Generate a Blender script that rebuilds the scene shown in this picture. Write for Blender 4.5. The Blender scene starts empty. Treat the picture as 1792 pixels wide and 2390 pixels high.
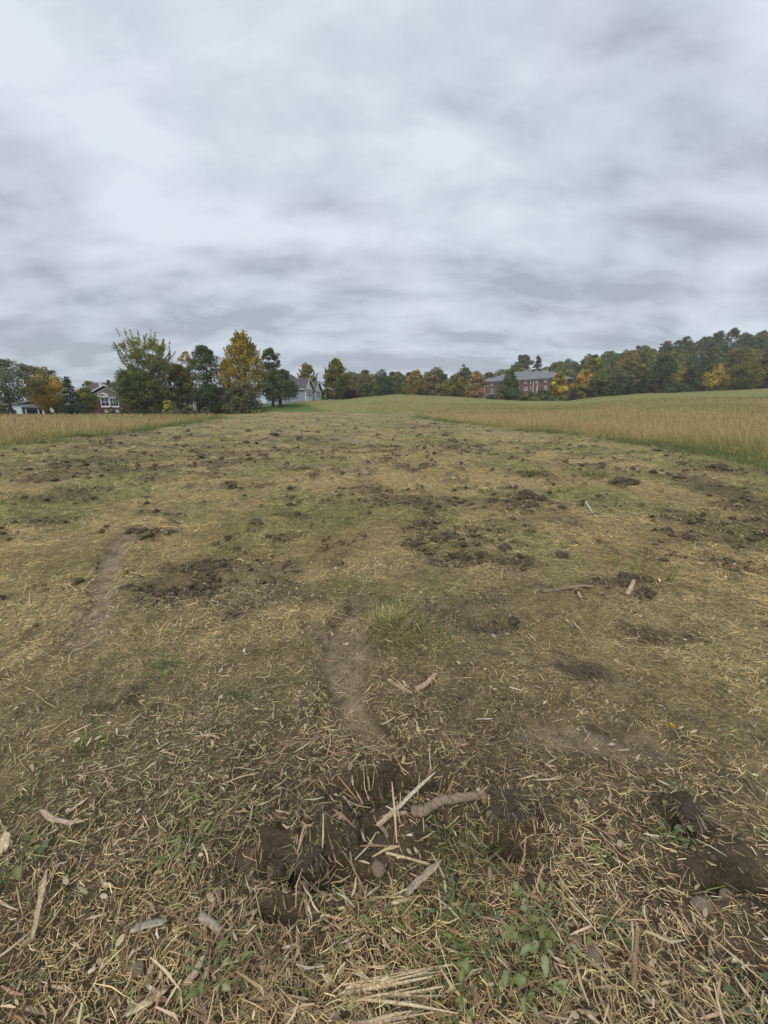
import bpy, bmesh, math, random
import numpy as np
from mathutils import Vector, Matrix, noise as mnoise

S = bpy.context.scene
COL = S.collection
R = math.radians

# ------------------------------------------------------------------ camera
F_PX, CX, CY = 950.0, 896.0, 1195.0          # photograph is 1792 x 2390
CAM_H = 1.55
PITCH = math.atan(250.0 / F_PX)
cam_d = bpy.data.cameras.new('camera')
cam_d.sensor_fit = 'VERTICAL'; cam_d.sensor_height = 24.0
cam_d.lens = 24.0 * F_PX / 2390.0
cam_d.clip_start = 0.02; cam_d.clip_end = 6000
cam = bpy.data.objects.new('camera', cam_d); COL.objects.link(cam)
cam.location = (0, 0, CAM_H); cam.rotation_euler = (math.pi / 2 - PITCH, 0, 0)
S.camera = cam

# ------------------------------------------------------------------ world: overcast
W = bpy.data.worlds.new('World'); S.world = W; W.use_nodes = True
nt = W.node_tree; nt.nodes.clear()
def N(tree, t, **kw):
    n = tree.nodes.new(t)
    for k, v in kw.items(): setattr(n, k, v)
    return n
SUN_EL, SUN_AZ = R(48), R(205)
out = N(nt, 'ShaderNodeOutputWorld')
tc = N(nt, 'ShaderNodeTexCoord')
sep = N(nt, 'ShaderNodeSeparateXYZ'); nt.links.new(tc.outputs['Generated'], sep.inputs[0])
zc = N(nt, 'ShaderNodeMath', operation='MAXIMUM'); nt.links.new(sep.outputs[2], zc.inputs[0]); zc.inputs[1].default_value = 0.0
za = N(nt, 'ShaderNodeMath', operation='ADD'); nt.links.new(zc.outputs[0], za.inputs[0]); za.inputs[1].default_value = 0.34
dx = N(nt, 'ShaderNodeMath', operation='DIVIDE'); nt.links.new(sep.outputs[0], dx.inputs[0]); nt.links.new(za.outputs[0], dx.inputs[1])
dy = N(nt, 'ShaderNodeMath', operation='DIVIDE'); nt.links.new(sep.outputs[1], dy.inputs[0]); nt.links.new(za.outputs[0], dy.inputs[1])
cmb = N(nt, 'ShaderNodeCombineXYZ'); nt.links.new(dx.outputs[0], cmb.inputs[0]); nt.links.new(dy.outputs[0], cmb.inputs[1])
cmb.inputs[2].default_value = 8.2
n1 = N(nt, 'ShaderNodeTexNoise'); n1.inputs['Scale'].default_value = 3.3; n1.inputs['Detail'].default_value = 6; n1.inputs['Roughness'].default_value = 0.55; n1.inputs['Distortion'].default_value = 0.2
n2 = N(nt, 'ShaderNodeTexNoise'); n2.inputs['Scale'].default_value = 1.5; n2.inputs['Detail'].default_value = 3; n2.inputs['Roughness'].default_value = 0.5
n3 = N(nt, 'ShaderNodeTexNoise'); n3.inputs['Scale'].default_value = 2.2; n3.inputs['Detail'].default_value = 2
mp1 = N(nt, 'ShaderNodeMapping'); mp1.inputs['Scale'].default_value = (0.75, 1.25, 1)
mp3 = N(nt, 'ShaderNodeMapping'); mp3.inputs['Location'].default_value = (11, 4, 2)
nt.links.new(cmb.outputs[0], mp1.inputs['Vector'])
for a in (n1, n2): nt.links.new(mp1.outputs[0], a.inputs['Vector'])
nt.links.new(cmb.outputs[0], mp3.inputs['Vector']); nt.links.new(mp3.outputs[0], n3.inputs['Vector'])
mixn = N(nt, 'ShaderNodeMix', data_type='FLOAT'); mixn.inputs[0].default_value = 0.28
nt.links.new(n1.outputs[0], mixn.inputs[2]); nt.links.new(n2.outputs[0], mixn.inputs[3])
# clouds are thinner (brighter) overhead than towards the horizon
el = N(nt, 'ShaderNodeMath', operation='MULTIPLY_ADD'); nt.links.new(zc.outputs[0], el.inputs[0]); el.inputs[1].default_value = 0.22; el.inputs[2].default_value = -0.065
sm = N(nt, 'ShaderNodeMath', operation='ADD'); nt.links.new(mixn.outputs[0], sm.inputs[0]); nt.links.new(el.outputs[0], sm.inputs[1])
rmp = N(nt, 'ShaderNodeValToRGB')
e = rmp.color_ramp.elements
e[0].position = 0.385; e[0].color = (0.305, 0.340, 0.392, 1)
e[1].position = 0.635; e[1].color = (0.575, 0.622, 0.685, 1)
m = rmp.color_ramp.elements.new(0.48); m.color = (0.432, 0.478, 0.543, 1)
nt.links.new(sm.outputs[0], rmp.inputs[0])
tint = N(nt, 'ShaderNodeMix', data_type='RGBA'); tint.blend_type = 'MULTIPLY'; tint.inputs[0].default_value = 1.0
tr = N(nt, 'ShaderNodeValToRGB'); tr.color_ramp.elements[0].position = 0.42; tr.color_ramp.elements[1].position = 0.58
tr.color_ramp.elements[0].color = (0.98, 1.0, 0.995, 1); tr.color_ramp.elements[1].color = (1.01, 0.985, 1.01, 1)
nt.links.new(n3.outputs[0], tr.inputs[0])
nt.links.new(rmp.outputs[0], tint.inputs[6]); nt.links.new(tr.outputs[0], tint.inputs[7])
bgc = N(nt, 'ShaderNodeBackground'); bgc.inputs[1].default_value = 1.0; nt.links.new(tint.outputs[2], bgc.inputs[0])
sky = N(nt, 'ShaderNodeTexSky', sky_type='NISHITA'); sky.sun_disc = False
sky.sun_elevation = SUN_EL; sky.sun_rotation = SUN_AZ
bgs = N(nt, 'ShaderNodeBackground'); bgs.inputs[1].default_value = 0.1; nt.links.new(sky.outputs[0], bgs.inputs[0])
mx = N(nt, 'ShaderNodeMixShader'); mx.inputs[0].default_value = 0.95
nt.links.new(bgs.outputs[0], mx.inputs[1]); nt.links.new(bgc.outputs[0], mx.inputs[2]); nt.links.new(mx.outputs[0], out.inputs[0])

sun_d = bpy.data.lights.new('sun', 'SUN'); sun_d.energy = 1.5; sun_d.angle = R(35); sun_d.color = (1.0, 0.96, 0.90)
sun = bpy.data.objects.new('sun', sun_d); COL.objects.link(sun)
sd = Vector((math.sin(SUN_AZ) * math.cos(SUN_EL), math.cos(SUN_AZ) * math.cos(SUN_EL), math.sin(SUN_EL)))
sun.rotation_euler = sd.to_track_quat('Z', 'Y').to_euler()
sun.location = (0, -20, 60)
S.view_settings.view_transform = 'Standard'; S.view_settings.look = 'None'
S.view_settings.gamma = 1; S.view_settings.exposure = 0.46
S.view_settings.use_curve_mapping = False
S.render.engine = 'CYCLES'
S.cycles.max_bounces = 6; S.cycles.diffuse_bounces = 3; S.cycles.transmission_bounces = 4

# ------------------------------------------------------------------ pixel -> world helpers
cth, sth = math.cos(PITCH), math.sin(PITCH)
def ray(px, py):
    u = (px - CX) / F_PX; v = (CY - py) / F_PX
    return np.array([u, cth + v * sth, -sth + v * cth])
def at(px, py, Y):
    d = ray(px, py); s = Y / d[1]
    return Vector((d[0] * s, Y, CAM_H + d[2] * s))
def gp(px, py):                                   # on the flat field z = 0
    d = ray(px, py); s = -CAM_H / d[2]
    return (d[0] * s, d[1] * s)
def plane_hit(px, py, A, B):                      # vertical plane through A and B -> metres along AB, height
    d = ray(px, py); ax, ay = A[0], A[1]; ex, ey = B[0] - A[0], B[1] - A[1]
    L = math.hypot(ex, ey); ex /= L; ey /= L
    # d*s = A + e*t
    det = d[0] * (-ey) - d[1] * (-ex)
    s = (ax * (-ey) - ay * (-ex)) / det
    t = (d[0] * s - ax) * ex + (d[1] * s - ay) * ey
    return t, CAM_H + d[2] * s

# ------------------------------------------------------------------ noise in numpy
def _hash(ix, iy, seed):
    h = (ix.astype(np.int64) * 374761393 + iy.astype(np.int64) * 668265263 + seed * 1274126177) & 0xFFFFFFFF
    h = ((h ^ (h >> 13)) * 1274126177) & 0xFFFFFFFF
    h = (h ^ (h >> 16)) & 0xFFFFFFFF
    return h.astype(np.float64) / 4294967295.0
def vn(x, y, seed=0):
    x = np.asarray(x, float); y = np.asarray(y, float)
    fx = np.floor(x); fy = np.floor(y); tx = x - fx; ty = y - fy
    tx = tx * tx * (3 - 2 * tx); ty = ty * ty * (3 - 2 * ty)
    a = _hash(fx, fy, seed); b = _hash(fx + 1, fy, seed); c = _hash(fx, fy + 1, seed); d = _hash(fx + 1, fy + 1, seed)
    return (a + (b - a) * tx) * (1 - ty) + (c + (d - c) * tx) * ty
def fbm(x, y, seed=0, oct=3, gain=0.5):
    s = 0; a = 1; t = 0
    for i in range(oct):
        ca, sa = math.cos(0.6 * i + 0.3), math.sin(0.6 * i + 0.3)
        s = s + a * vn((x * ca - y * sa) * 2 ** i, (x * sa + y * ca) * 2 ** i, seed + i * 17); t += a; a *= gain
    return s / t
def sstep(a, b, x):
    t = np.clip((x - a) / (b - a), 0, 1); return t * t * (3 - 2 * t)

# ------------------------------------------------------------------ terrain
_cr = [(100, 964, 90), (516, 963, 90), (640, 947, 88), (715, 935, 101), (800, 931, 106), (860, 927, 110), (925, 922.5, 110),
       (1058, 927, 115), (1200, 934, 125), (1323, 937, 130), (1400, 927, 130), (1504, 919, 130), (1650, 913, 130), (1792, 907, 130), (2100, 900, 130)]
_ct = np.array([at(p, q, Y).x / Y for p, q, Y in _cr]); _cH = np.array([max(0, at(p, q, Y).z) for p, q, Y in _cr]); _cY = np.array([c[2] for c in _cr], float)
_y0 = np.interp(_ct, [-0.9, -0.36, -0.3, 0.1, 0.3, 0.6, 1.2], [60, 70, 66, 70, 45, 28, 22])
_h2t = np.array([-0.9, -0.35, -0.15, 0.05, 0.2, 0.35, 0.45, 0.6, 0.92, 1.3]); _h2 = np.array([0, 1.5, 4.0, 4.5, 8.0, 15, 21, 27, 38, 42.])
def H_large(x, y):
    x = np.asarray(x, float); y = np.asarray(y, float)
    ys = np.maximum(y, 1.0); t = np.clip(x / ys, -1.5, 1.5)
    hc = np.interp(t, _ct, _cH); yc = np.interp(t, _ct, _cY); y0 = np.interp(t, _ct, _y0); h2 = np.interp(t, _h2t, _h2)
    s1 = np.clip((y - y0) / (yc - y0), 0, 1); s1 = s1 * s1 * (3 - 2 * s1) * 0.6 + s1 * 0.4
    s2 = sstep(0, 1, (y - yc - 8) / (290 - yc - 8))
    h = hc * s1 + (h2 - hc) * s2
    far = sstep(76, 96, y) * (1 - 0.5 * sstep(130, 170, y))
    mound = 0.75 * np.exp(-((x - 1.0) / 13.0) ** 2 - ((y - 92) / 9.0) ** 2) + 0.35 * np.exp(-((x + 8) / 6.0) ** 2 - ((y - 86) / 5.0) ** 2)
    return h + mound + far * 0.75 * (fbm(x * 0.07, y * 0.07, 5, 3) - 0.5)
# features of the mown strip, located on the flat field
HOLES = []   # x, y, rx, ry, depth(+ down), rot
def hole(px, py, wpx, hpx, d):
    x, y = gp(px, py); x0, _ = gp(px - wpx / 2, py); x1, _ = gp(px + wpx / 2, py)
    _, ya = gp(px, py - hpx / 2); _, yb = gp(px, py + hpx / 2)
    HOLES.append((x, y, abs(x1 - x0) / 2, abs(ya - yb) / 2, d * (0.72 if d > 0 else 1.0)))
hole(895, 1845, 210, 85, 0.13); hole(980, 1815, 150, 60, 0.07); hole(735, 2035, 250, 70, 0.14); hole(1195, 1990, 110, 60, 0.16)
hole(700, 1975, 270, 60, -0.075); hole(800, 1950, 90, 50, -0.06); hole(1185, 1905, 150, 70, -0.10); hole(960, 1940, 330, 110, -0.035)
hole(1590, 1880, 120, 50, -0.08); hole(1620, 1915, 100, 34, 0.08); hole(640, 2130, 120, 40, 0.07); hole(1720, 2055, 170, 36, 0.08); hole(1700, 1995, 220, 60, -0.06)
hole(450, 1375, 200, 60, 0.09); hole(470, 1335, 200, 40, -0.06); hole(1080, 1300, 190, 34, 0.09); hole(1060, 1262, 180, 26, -0.07)
hole(1000, 1222, 90, 18, 0.08); hole(1250, 1400, 140, 26, 0.05); hole(1480, 1365, 180, 28, -0.07); hole(350, 1245, 110, 18, -0.05)
hole(100, 1208, 120, 14, 0.06); hole(1140, 1460, 150, 30, 0.06); hole(930, 1455, 150, 70, -0.06); hole(1310, 1440, 200, 40, -0.04)
hole(560, 2000, 300, 120, -0.02); hole(1350, 1720, 300, 40, -0.03)
RUTS = []    # polyline in metres, half width, depth
def rut(pts, w, d): RUTS.append((np.array([gp(*p) for p in pts]), w, d))
rut([(845, 1418), (812, 1455), (792, 1510), (806, 1570), (838, 1630), (868, 1680)], 0.17, 0.06)
rut([(735, 1470), (790, 1500)], 0.10, 0.02)
rut([(300, 1245), (262, 1300), (238, 1360), (222, 1425), (212, 1480)], 0.125, 0.022); rut([(212, 1480), (200, 1540), (190, 1620)], 0.16, 0.012)
rut([(1040, 1700), (1180, 1712), (1330, 1712), (1420, 1725)], 0.075, 0.024); rut([(1430, 1735), (1520, 1745)], 0.07, 0.014)
rut([(600, 1025), (760, 1022), (840, 1030)], 0.6, 0.02)
rut([(640, 1082), (760, 1092), (835, 1100)], 0.25, 0.05)
def rut_mask(x, y):
    dep = np.zeros_like(x); msk = np.zeros_like(x)
    for P, w, d in RUTS:
        best = np.full_like(x, 1e9)
        lo = P.min(0) - 4 * w; hi = P.max(0) + 4 * w
        sel = (x > lo[0]) & (x < hi[0]) & (y > lo[1]) & (y < hi[1])
        if not sel.any(): continue
        xs, ys = x[sel], y[sel]; b = np.full_like(xs, 1e9)
        for i in range(len(P) - 1):
            A, B = P[i], P[i + 1]; e_ = B - A; L2 = (e_ ** 2).sum()
            t = np.clip(((xs - A[0]) * e_[0] + (ys - A[1]) * e_[1]) / L2, 0, 1)
            b = np.minimum(b, np.hypot(xs - A[0] - t * e_[0], ys - A[1] - t * e_[1]))
        b = b * (0.35 + 1.2 * fbm(xs * 6, ys * 6, 91, 4, 0.75)) / (0.55 + 0.9 * fbm(xs * 1.4 + 5, ys * 1.4, 93, 2)) + w * 0.9 * sstep(0.5, 0.7, fbm(xs * 2.2, ys * 2.2, 92, 2))
        k = 1 - sstep(w * 0.5, w * 1.3, b)
        dep[sel] += d * k - d * 0.45 * np.exp(-((b - w * 1.8) / (w * 0.5)) ** 2)
        msk[sel] = np.maximum(msk[sel], k * min(1.0, d / 0.022))
    return dep, msk
LX, LY = zip(*[gp(-200, 1085), gp(0, 1047), gp(180, 1022), gp(330, 1005), gp(430, 990), gp(500, 977), gp(535, 969)])
RX, RY = zip(*[gp(2100, 1150), gp(1792, 1088), gp(1600, 1050), gp(1450, 1030), gp(1300, 1012), gp(1150, 998), gp(1050, 985), gp(990, 976)])
Y_END = 74.0
def strip_sdf(x, y):                               # > 0 inside the mown strip (metres, roughly)
    lx = np.interp(y, LY, LX, left=None) if False else np.interp(y, np.array(LY), np.array(LX))
    rx = np.interp(y, np.array(RY), np.array(RX))
    n_ = 0.7 * (fbm(x * 0.5, y * 0.35, 33, 2) - 0.5)
    lx = np.where(y < LY[0], LX[0] - (LY[0] - y) * 0.2, lx)
    rx = np.where(y < RY[0], RX[0] + (RY[0] - y) * 0.2, rx)
    return np.minimum(np.minimum(x - lx, rx - x), (Y_END - y) * 0.8) + n_
def feat(x, y):
    dz = np.zeros_like(x); dark = np.zeros_like(x)
    for hx, hy, rx, ry, d in HOLES:
        R_ = max(rx, ry) * 3
        sel = (np.abs(x - hx) < R_) & (np.abs(y - hy) < R_)
        if not sel.any(): continue
        xs, ys = x[sel], y[sel]
        wob = 0.40 + 1.2 * fbm(xs * 11, ys * 11, 77, 4, 0.65)
        q = (((xs - hx) / rx) ** 2 + ((ys - hy) / ry) ** 2) * wob ** 2
        if d > 0:
            dz[sel] -= d * np.exp(-q ** 2 * 0.9) - 0.15 * d * np.exp(-((np.sqrt(q) - 1.5) / 0.4) ** 2)
        else:
            dz[sel] -= d * np.exp(-q) * (0.7 + 0.6 * vn(xs * 25, ys * 25, 4))
        dark[sel] = np.maximum(dark[sel], np.exp(-q * 0.7) * (1.0 if abs(d) > 0.04 else 0.3))
    return dz, dark
def H(x, y, micro=True):
    x = np.asarray(x, float).ravel(); y = np.asarray(y, float).ravel()
    h = H_large(x, y)
    r = np.hypot(x, y)
    near = r < 45
    if micro and near.any():
        xs, ys, rs = x[near], y[near], r[near]
        dz, _ = feat(xs, ys); rd, rm = rut_mask(xs, ys)
        m1 = (fbm(xs * 0.55, ys * 0.55, 8, 2) - 0.5) * 0.09
        m2 = (fbm(xs * 2.6, ys * 2.6, 9, 2) - 0.5) * 0.07 * (1 - 0.8 * rm)
        m3 = (fbm(xs * 11, ys * 11, 10, 2) - 0.5) * 0.030 * (1 - 0.7 * rm) * (1 - sstep(8, 14, rs))
        h[near] += (m1 + m2) * (1 - sstep(30, 45, rs)) + m3 + dz - rd + (1 - sstep(35, 45, rs)) * sstep(5, 9, rs) * 0.085 * sstep(0.55, 0.75, fbm(xs * 3.4, ys * 2.9, 23, 4, 0.65))
    return h
def H1(x, y): return float(H(np.array([x]), np.array([y]))[0])
PATCH = []
for px, py, w_, h_ in ((720, 1028, 270, 16), (740, 1093, 230, 20), (560, 1132, 170, 20), (1060, 1046, 140, 18), (1235, 1172, 190, 34), (1060, 1275, 260, 80), (1260, 1222, 220, 36), (450, 1368, 230, 76), (690, 1205, 150, 26), (1600, 1205, 220, 36), (1190, 1310, 190, 44), (335, 1258, 120, 24), (95, 1218, 170, 20),
                       (640, 1262, 130, 24), (1130, 1460, 190, 36), (1480, 1375, 220, 46), (930, 1925, 640, 230), (1620, 1905, 190, 70), (1700, 2045, 260, 90), (640, 2120, 160, 60), (300, 1100, 120, 12), (130, 1092, 120, 12), (1300, 1080, 160, 16), (1380, 1085, 120, 14), (900, 1150, 140, 14), (930, 1400, 120, 30), (1560, 1480, 260, 60), (260, 1640, 190, 90), (1380, 1560, 240, 60)):
    x_, y_ = gp(px, py); PATCH.append((x_, y_, abs(gp(px + w_ / 2, py)[0] - x_), abs(gp(px, py - h_ / 2)[1] - gp(px, py + h_ / 2)[1]) / 2))
def soil_mask(x, y):
    x = np.asarray(x, float); y = np.asarray(y, float)
    n_ = fbm(x * 0.8, y * 0.8, 21, 4, 0.6)
    big = fbm(x * 0.16, y * 0.13, 22, 2)
    s = sstep(0.54, 0.70, n_ * 0.70 + big * 0.30)
    # long torn-up bands running across the far half of the strip
    s = np.maximum(s, 0.75 * sstep(0.62, 0.74, fbm(x * 0.22, y * 0.75, 27, 3)) * sstep(9, 14, np.hypot(x, y)))
    rr_ = np.hypot(x, y)
    fine = fbm(x * 3.4, y * 2.9, 23, 4, 0.65)
    s = np.maximum(s, 0.85 * sstep(0.585, 0.69, fine) * sstep(2.0, 5.0, rr_))
    s = np.maximum(s, 0.8 * sstep(0.58, 0.70, fbm(x * 0.9, y * 2.2, 24, 3, 0.6)) * sstep(8.0, 14.0, rr_))
    wob = 0.25 + 1.5 * fbm(x * 3.6, y * 3.6, 25, 4, 0.7)
    for hx, hy, rx, ry in PATCH:
        sel = (np.abs(x - hx) < rx * 2) & (np.abs(y - hy) < ry * 2)
        if sel.any(): q = (((x[sel] - hx) / rx) ** 2 + ((y[sel] - hy) / ry) ** 2) * wob[sel] ** 2; s[sel] = np.maximum(s[sel], 0.95 * (1 - sstep(0.15, 1.0, q)) * (0.45 + 0.75 * sstep(0.40, 0.58, fine[sel])))
    _, rm = rut_mask(x, y); _, dk = feat(x, y)
    return np.clip(np.maximum(np.maximum(s * 0.8, rm), dk), 0, 1), rm
def green_mask(x, y):
    x = np.asarray(x, float); y = np.asarray(y, float)
    g = sstep(0.46, 0.66, fbm(x * 0.7 + 9, y * 0.55, 41, 3)) * 0.8
    s = strip_sdf(x, y)
    edge = 1 - sstep(0.0, 2.6, s)
    near = sstep(2.0, 6.5, np.hypot(x, y))
    return np.clip(np.maximum(g * (0.35 + 0.65 * near), edge * 0.95), 0, 1)

# ------------------------------------------------------------------ materials
def new_mat(name):
    m = bpy.data.materials.new(name); m.use_nodes = True
    t = m.node_tree; b = t.nodes['Principled BSDF']; return m, t, b
def attr_mat(name, rough=0.8, translucent=0.0, var=0.15, bump=0.0, nscale=40.0, rnd=0.0, spec=0.2):
    m, t, b = new_mat(name)
    a = N(t, 'ShaderNodeAttribute'); a.attribute_name = 'Col'
    src = a.outputs['Color']
    if var > 0:
        tcn = N(t, 'ShaderNodeTexCoord'); ns = N(t, 'ShaderNodeTexNoise'); ns.inputs['Scale'].default_value = nscale; ns.inputs['Detail'].default_value = 3
        t.links.new(tcn.outputs['Object'], ns.inputs['Vector'])
        mr = N(t, 'ShaderNodeMapRange'); mr.inputs[1].default_value = 0.25; mr.inputs[2].default_value = 0.75; mr.inputs[3].default_value = 1 - var; mr.inputs[4].default_value = 1 + var
        t.links.new(ns.outputs[0], mr.inputs[0])
        hsv = N(t, 'ShaderNodeHueSaturation'); t.links.new(src, hsv.inputs['Color']); t.links.new(mr.outputs[0], hsv.inputs['Value'])
        if rnd > 0:
            oi = N(t, 'ShaderNodeObjectInfo'); m2 = N(t, 'ShaderNodeMapRange'); m2.inputs[3].default_value = 0.5 - rnd; m2.inputs[4].default_value = 0.5 + rnd
            t.links.new(oi.outputs['Random'], m2.inputs[0]); t.links.new(m2.outputs[0], hsv.inputs['Hue'])
            fr_ = N(t, 'ShaderNodeMath', operation='MULTIPLY'); t.links.new(oi.outputs['Random'], fr_.inputs[0]); fr_.inputs[1].default_value = 7.31
            fr2 = N(t, 'ShaderNodeMath', operation='FRACT'); t.links.new(fr_.outputs[0], fr2.inputs[0]); m3_ = N(t, 'ShaderNodeMapRange'); m3_.inputs[3].default_value = 0.82; m3_.inputs[4].default_value = 1.22; t.links.new(fr2.outputs[0], m3_.inputs[0])
            mm_ = N(t, 'ShaderNodeMath', operation='MULTIPLY'); t.links.new(m3_.outputs[0], mm_.inputs[0]); t.links.new(mr.outputs[0], mm_.inputs[1]); t.links.new(mm_.outputs[0], hsv.inputs['Value'])
        src = hsv.outputs[0]
    t.links.new(src, b.inputs['Base Color']); b.inputs['Roughness'].default_value = rough
    b.inputs['Specular IOR Level'].default_value = spec
    if translucent > 0:
        tl = N(t, 'ShaderNodeBsdfTranslucent'); mxs = N(t, 'ShaderNodeMixShader'); mxs.inputs[0].default_value = translucent
        t.links.new(src, tl.inputs[0]); t.links.new(b.outputs[0], mxs.inputs[1]); t.links.new(tl.outputs[0], mxs.inputs[2])
        t.links.new(mxs.outputs[0], t.nodes['Material Output'].inputs[0])
    return m
def plain(name, col, rough=0.7, var=0.12, scale=6.0, bump=0.0, bscale=None, spec=0.3, stretch=(1, 1, 1)):
    m, t, b = new_mat(name)
    tcn = N(t, 'ShaderNodeTexCoord'); mp = N(t, 'ShaderNodeMapping'); mp.inputs['Scale'].default_value = stretch
    ns = N(t, 'ShaderNodeTexNoise'); ns.inputs['Scale'].default_value = scale; ns.inputs['Detail'].default_value = 5; ns.inputs['Roughness'].default_value = 0.65
    t.links.new(tcn.outputs['Object'], mp.inputs[0]); t.links.new(mp.outputs[0], ns.inputs['Vector'])
    r = N(t, 'ShaderNodeValToRGB'); r.color_ramp.elements[0].position = 0.3; r.color_ramp.elements[1].position = 0.7
    r.color_ramp.elements[0].color = (*[c * (1 - var) for c in col], 1); r.color_ramp.elements[1].color = (*[min(1, c * (1 + var)) for c in col], 1)
    t.links.new(ns.outputs[0], r.inputs[0]); t.links.new(r.outputs[0], b.inputs['Base Color'])
    b.inputs['Roughness'].default_value = rough; b.inputs['Specular IOR Level'].default_value = spec
    if bump > 0:
        bn = N(t, 'ShaderNodeTexNoise'); bn.inputs['Scale'].default_value = bscale or scale * 4; bn.inputs['Detail'].default_value = 6
        t.links.new(mp.outputs[0], bn.inputs['Vector'])
        bp = N(t, 'ShaderNodeBump'); bp.inputs['Strength'].default_value = bump; bp.inputs['Distance'].default_value = 0.02
        t.links.new(bn.outputs[0], bp.inputs['Height']); t.links.new(bp.outputs[0], b.inputs['Normal'])
    return m

def ground_mat():
    m, t, b = new_mat('field_ground')
    a = N(t, 'ShaderNodeAttribute'); a.attribute_name = 'Col'
    mk = N(t, 'ShaderNodeAttribute'); mk.attribute_name = 'Mask'
    tcn = N(t, 'ShaderNodeTexCoord'); g = N(t, 'ShaderNodeSeparateColor'); t.links.new(mk.outputs['Color'], g.inputs[0])
    # fibrous litter pattern: two directions of stretched noise
    fibs = []
    for rot, sc in ((0.5, (28, 150, 60)), (-0.7, (26, 140, 60)), (1.5, (24, 130, 60))):
        mp = N(t, 'ShaderNodeMapping'); mp.inputs['Rotation'].default_value = (0, 0, rot); mp.inputs['Scale'].default_value = sc
        t.links.new(tcn.outputs['Object'], mp.inputs[0])
        ns = N(t, 'ShaderNodeTexNoise'); ns.inputs['Scale'].default_value = 1.0; ns.inputs['Detail'].default_value = 3; ns.inputs['Roughness'].default_value = 0.7; ns.inputs['Distortion'].default_value = 0.6
        t.links.new(mp.outputs[0], ns.inputs['Vector']); fibs.append(ns.outputs[0])
    mxm = N(t, 'ShaderNodeMath', operation='MAXIMUM'); t.links.new(fibs[0], mxm.inputs[0]); t.links.new(fibs[1], mxm.inputs[1])
    mxm2 = N(t, 'ShaderNodeMath', operation='MAXIMUM'); t.links.new(mxm.outputs[0], mxm2.inputs[0]); t.links.new(fibs[2], mxm2.inputs[1])
    fr = N(t, 'ShaderNodeMapRange'); fr.inputs[1].default_value = 0.45; fr.inputs[2].default_value = 0.78; fr.inputs[3].default_value = 0.45; fr.inputs[4].default_value = 1.55
    t.links.new(mxm2.outputs[0], fr.inputs[0])
    # coarse mottling that stays visible far off
    n_a = N(t, 'ShaderNodeTexNoise'); n_a.inputs['Scale'].default_value = 7.0; n_a.inputs['Detail'].default_value = 8; n_a.inputs['Roughness'].default_value = 0.72
    t.links.new(tcn.outputs['Object'], n_a.inputs['Vector'])
    ar = N(t, 'ShaderNodeMapRange'); ar.inputs[1].default_value = 0.3; ar.inputs[2].default_value = 0.7; ar.inputs[3].default_value = 0.42; ar.inputs[4].default_value = 1.5
    t.links.new(n_a.outputs[0], ar.inputs[0])
    # soil crumbs
    n_s = N(t, 'ShaderNodeTexNoise'); n_s.inputs['Scale'].default_value = 70; n_s.inputs['Detail'].default_value = 6; n_s.inputs['Roughness'].default_value = 0.7
    t.links.new(tcn.outputs['Object'], n_s.inputs['Vector'])
    sr = N(t, 'ShaderNodeMapRange'); sr.inputs[1].default_value = 0.3; sr.inputs[2].default_value = 0.7; sr.inputs[3].default_value = 0.5; sr.inputs[4].default_value = 1.45
    t.links.new(n_s.outputs[0], sr.inputs[0])
    mfs = N(t, 'ShaderNodeMix', data_type='FLOAT'); t.links.new(g.outputs[0], mfs.inputs[0]); t.links.new(fr.outputs[0], mfs.inputs[2]); t.links.new(sr.outputs[0], mfs.inputs[3])
    mul = N(t, 'ShaderNodeMath', operation='MULTIPLY'); t.links.new(mfs.outputs[0], mul.inputs[0]); t.links.new(ar.outputs[0], mul.inputs[1])
    # lawn / meadow is calmer: blend towards 1 by Mask.G
    cal = N(t, 'ShaderNodeMix', data_type='FLOAT'); t.links.new(g.outputs[1], cal.inputs[0]); t.links.new(mul.outputs[0], cal.inputs[2]); cal.inputs[3].default_value = 1.0
    hs = N(t, 'ShaderNodeHueSaturation'); t.links.new(a.outputs['Color'], hs.inputs['Color']); t.links.new(cal.outputs[0], hs.inputs['Value'])
    t.links.new(hs.outputs[0], b.inputs['Base Color']); b.inputs['Roughness'].default_value = 0.95; b.inputs['Specular IOR Level'].default_value = 0.1
    bh = N(t, 'ShaderNodeMath', operation='ADD'); t.links.new(mxm2.outputs[0], bh.inputs[0]); t.links.new(n_s.outputs[0], bh.inputs[1])
    bp = N(t, 'ShaderNodeBump'); bp.inputs['Strength'].default_value = 0.9; bp.inputs['Distance'].default_value = 0.02
    t.links.new(bh.outputs[0], bp.inputs['Height']); t.links.new(bp.outputs[0], b.inputs['Normal'])
    return m

M_GROUND = ground_mat()
M_STRAW = attr_mat('dry_straw', 0.75, 0.12, 0.10, nscale=60)
M_BLADE = attr_mat('grass_blade', 0.6, 0.30, 0.10, nscale=30)
M_LEAF = attr_mat('tree_leaf', 0.6, 0.42, 0.12, nscale=0.9, rnd=0.012)
M_BARK = plain('bark', (0.075, 0.060, 0.048), 0.9, 0.35, 5, 0.6, stretch=(3, 3, 0.5))
M_SOIL = plain('clod_soil', (0.120, 0.086, 0.060), 0.95, 0.5, 22, 0.8, 90)
M_CRUMB = attr_mat('crumb_soil', 0.95, 0.0, 0.3, nscale=120, spec=0.1)
M_WOOD = attr_mat('torn_wood', 0.85, 0.0, 0.40, nscale=130)
M_STONE = plain('field_stone', (0.27, 0.205, 0.140), 0.85, 0.35, 14, 0.6)

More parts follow.
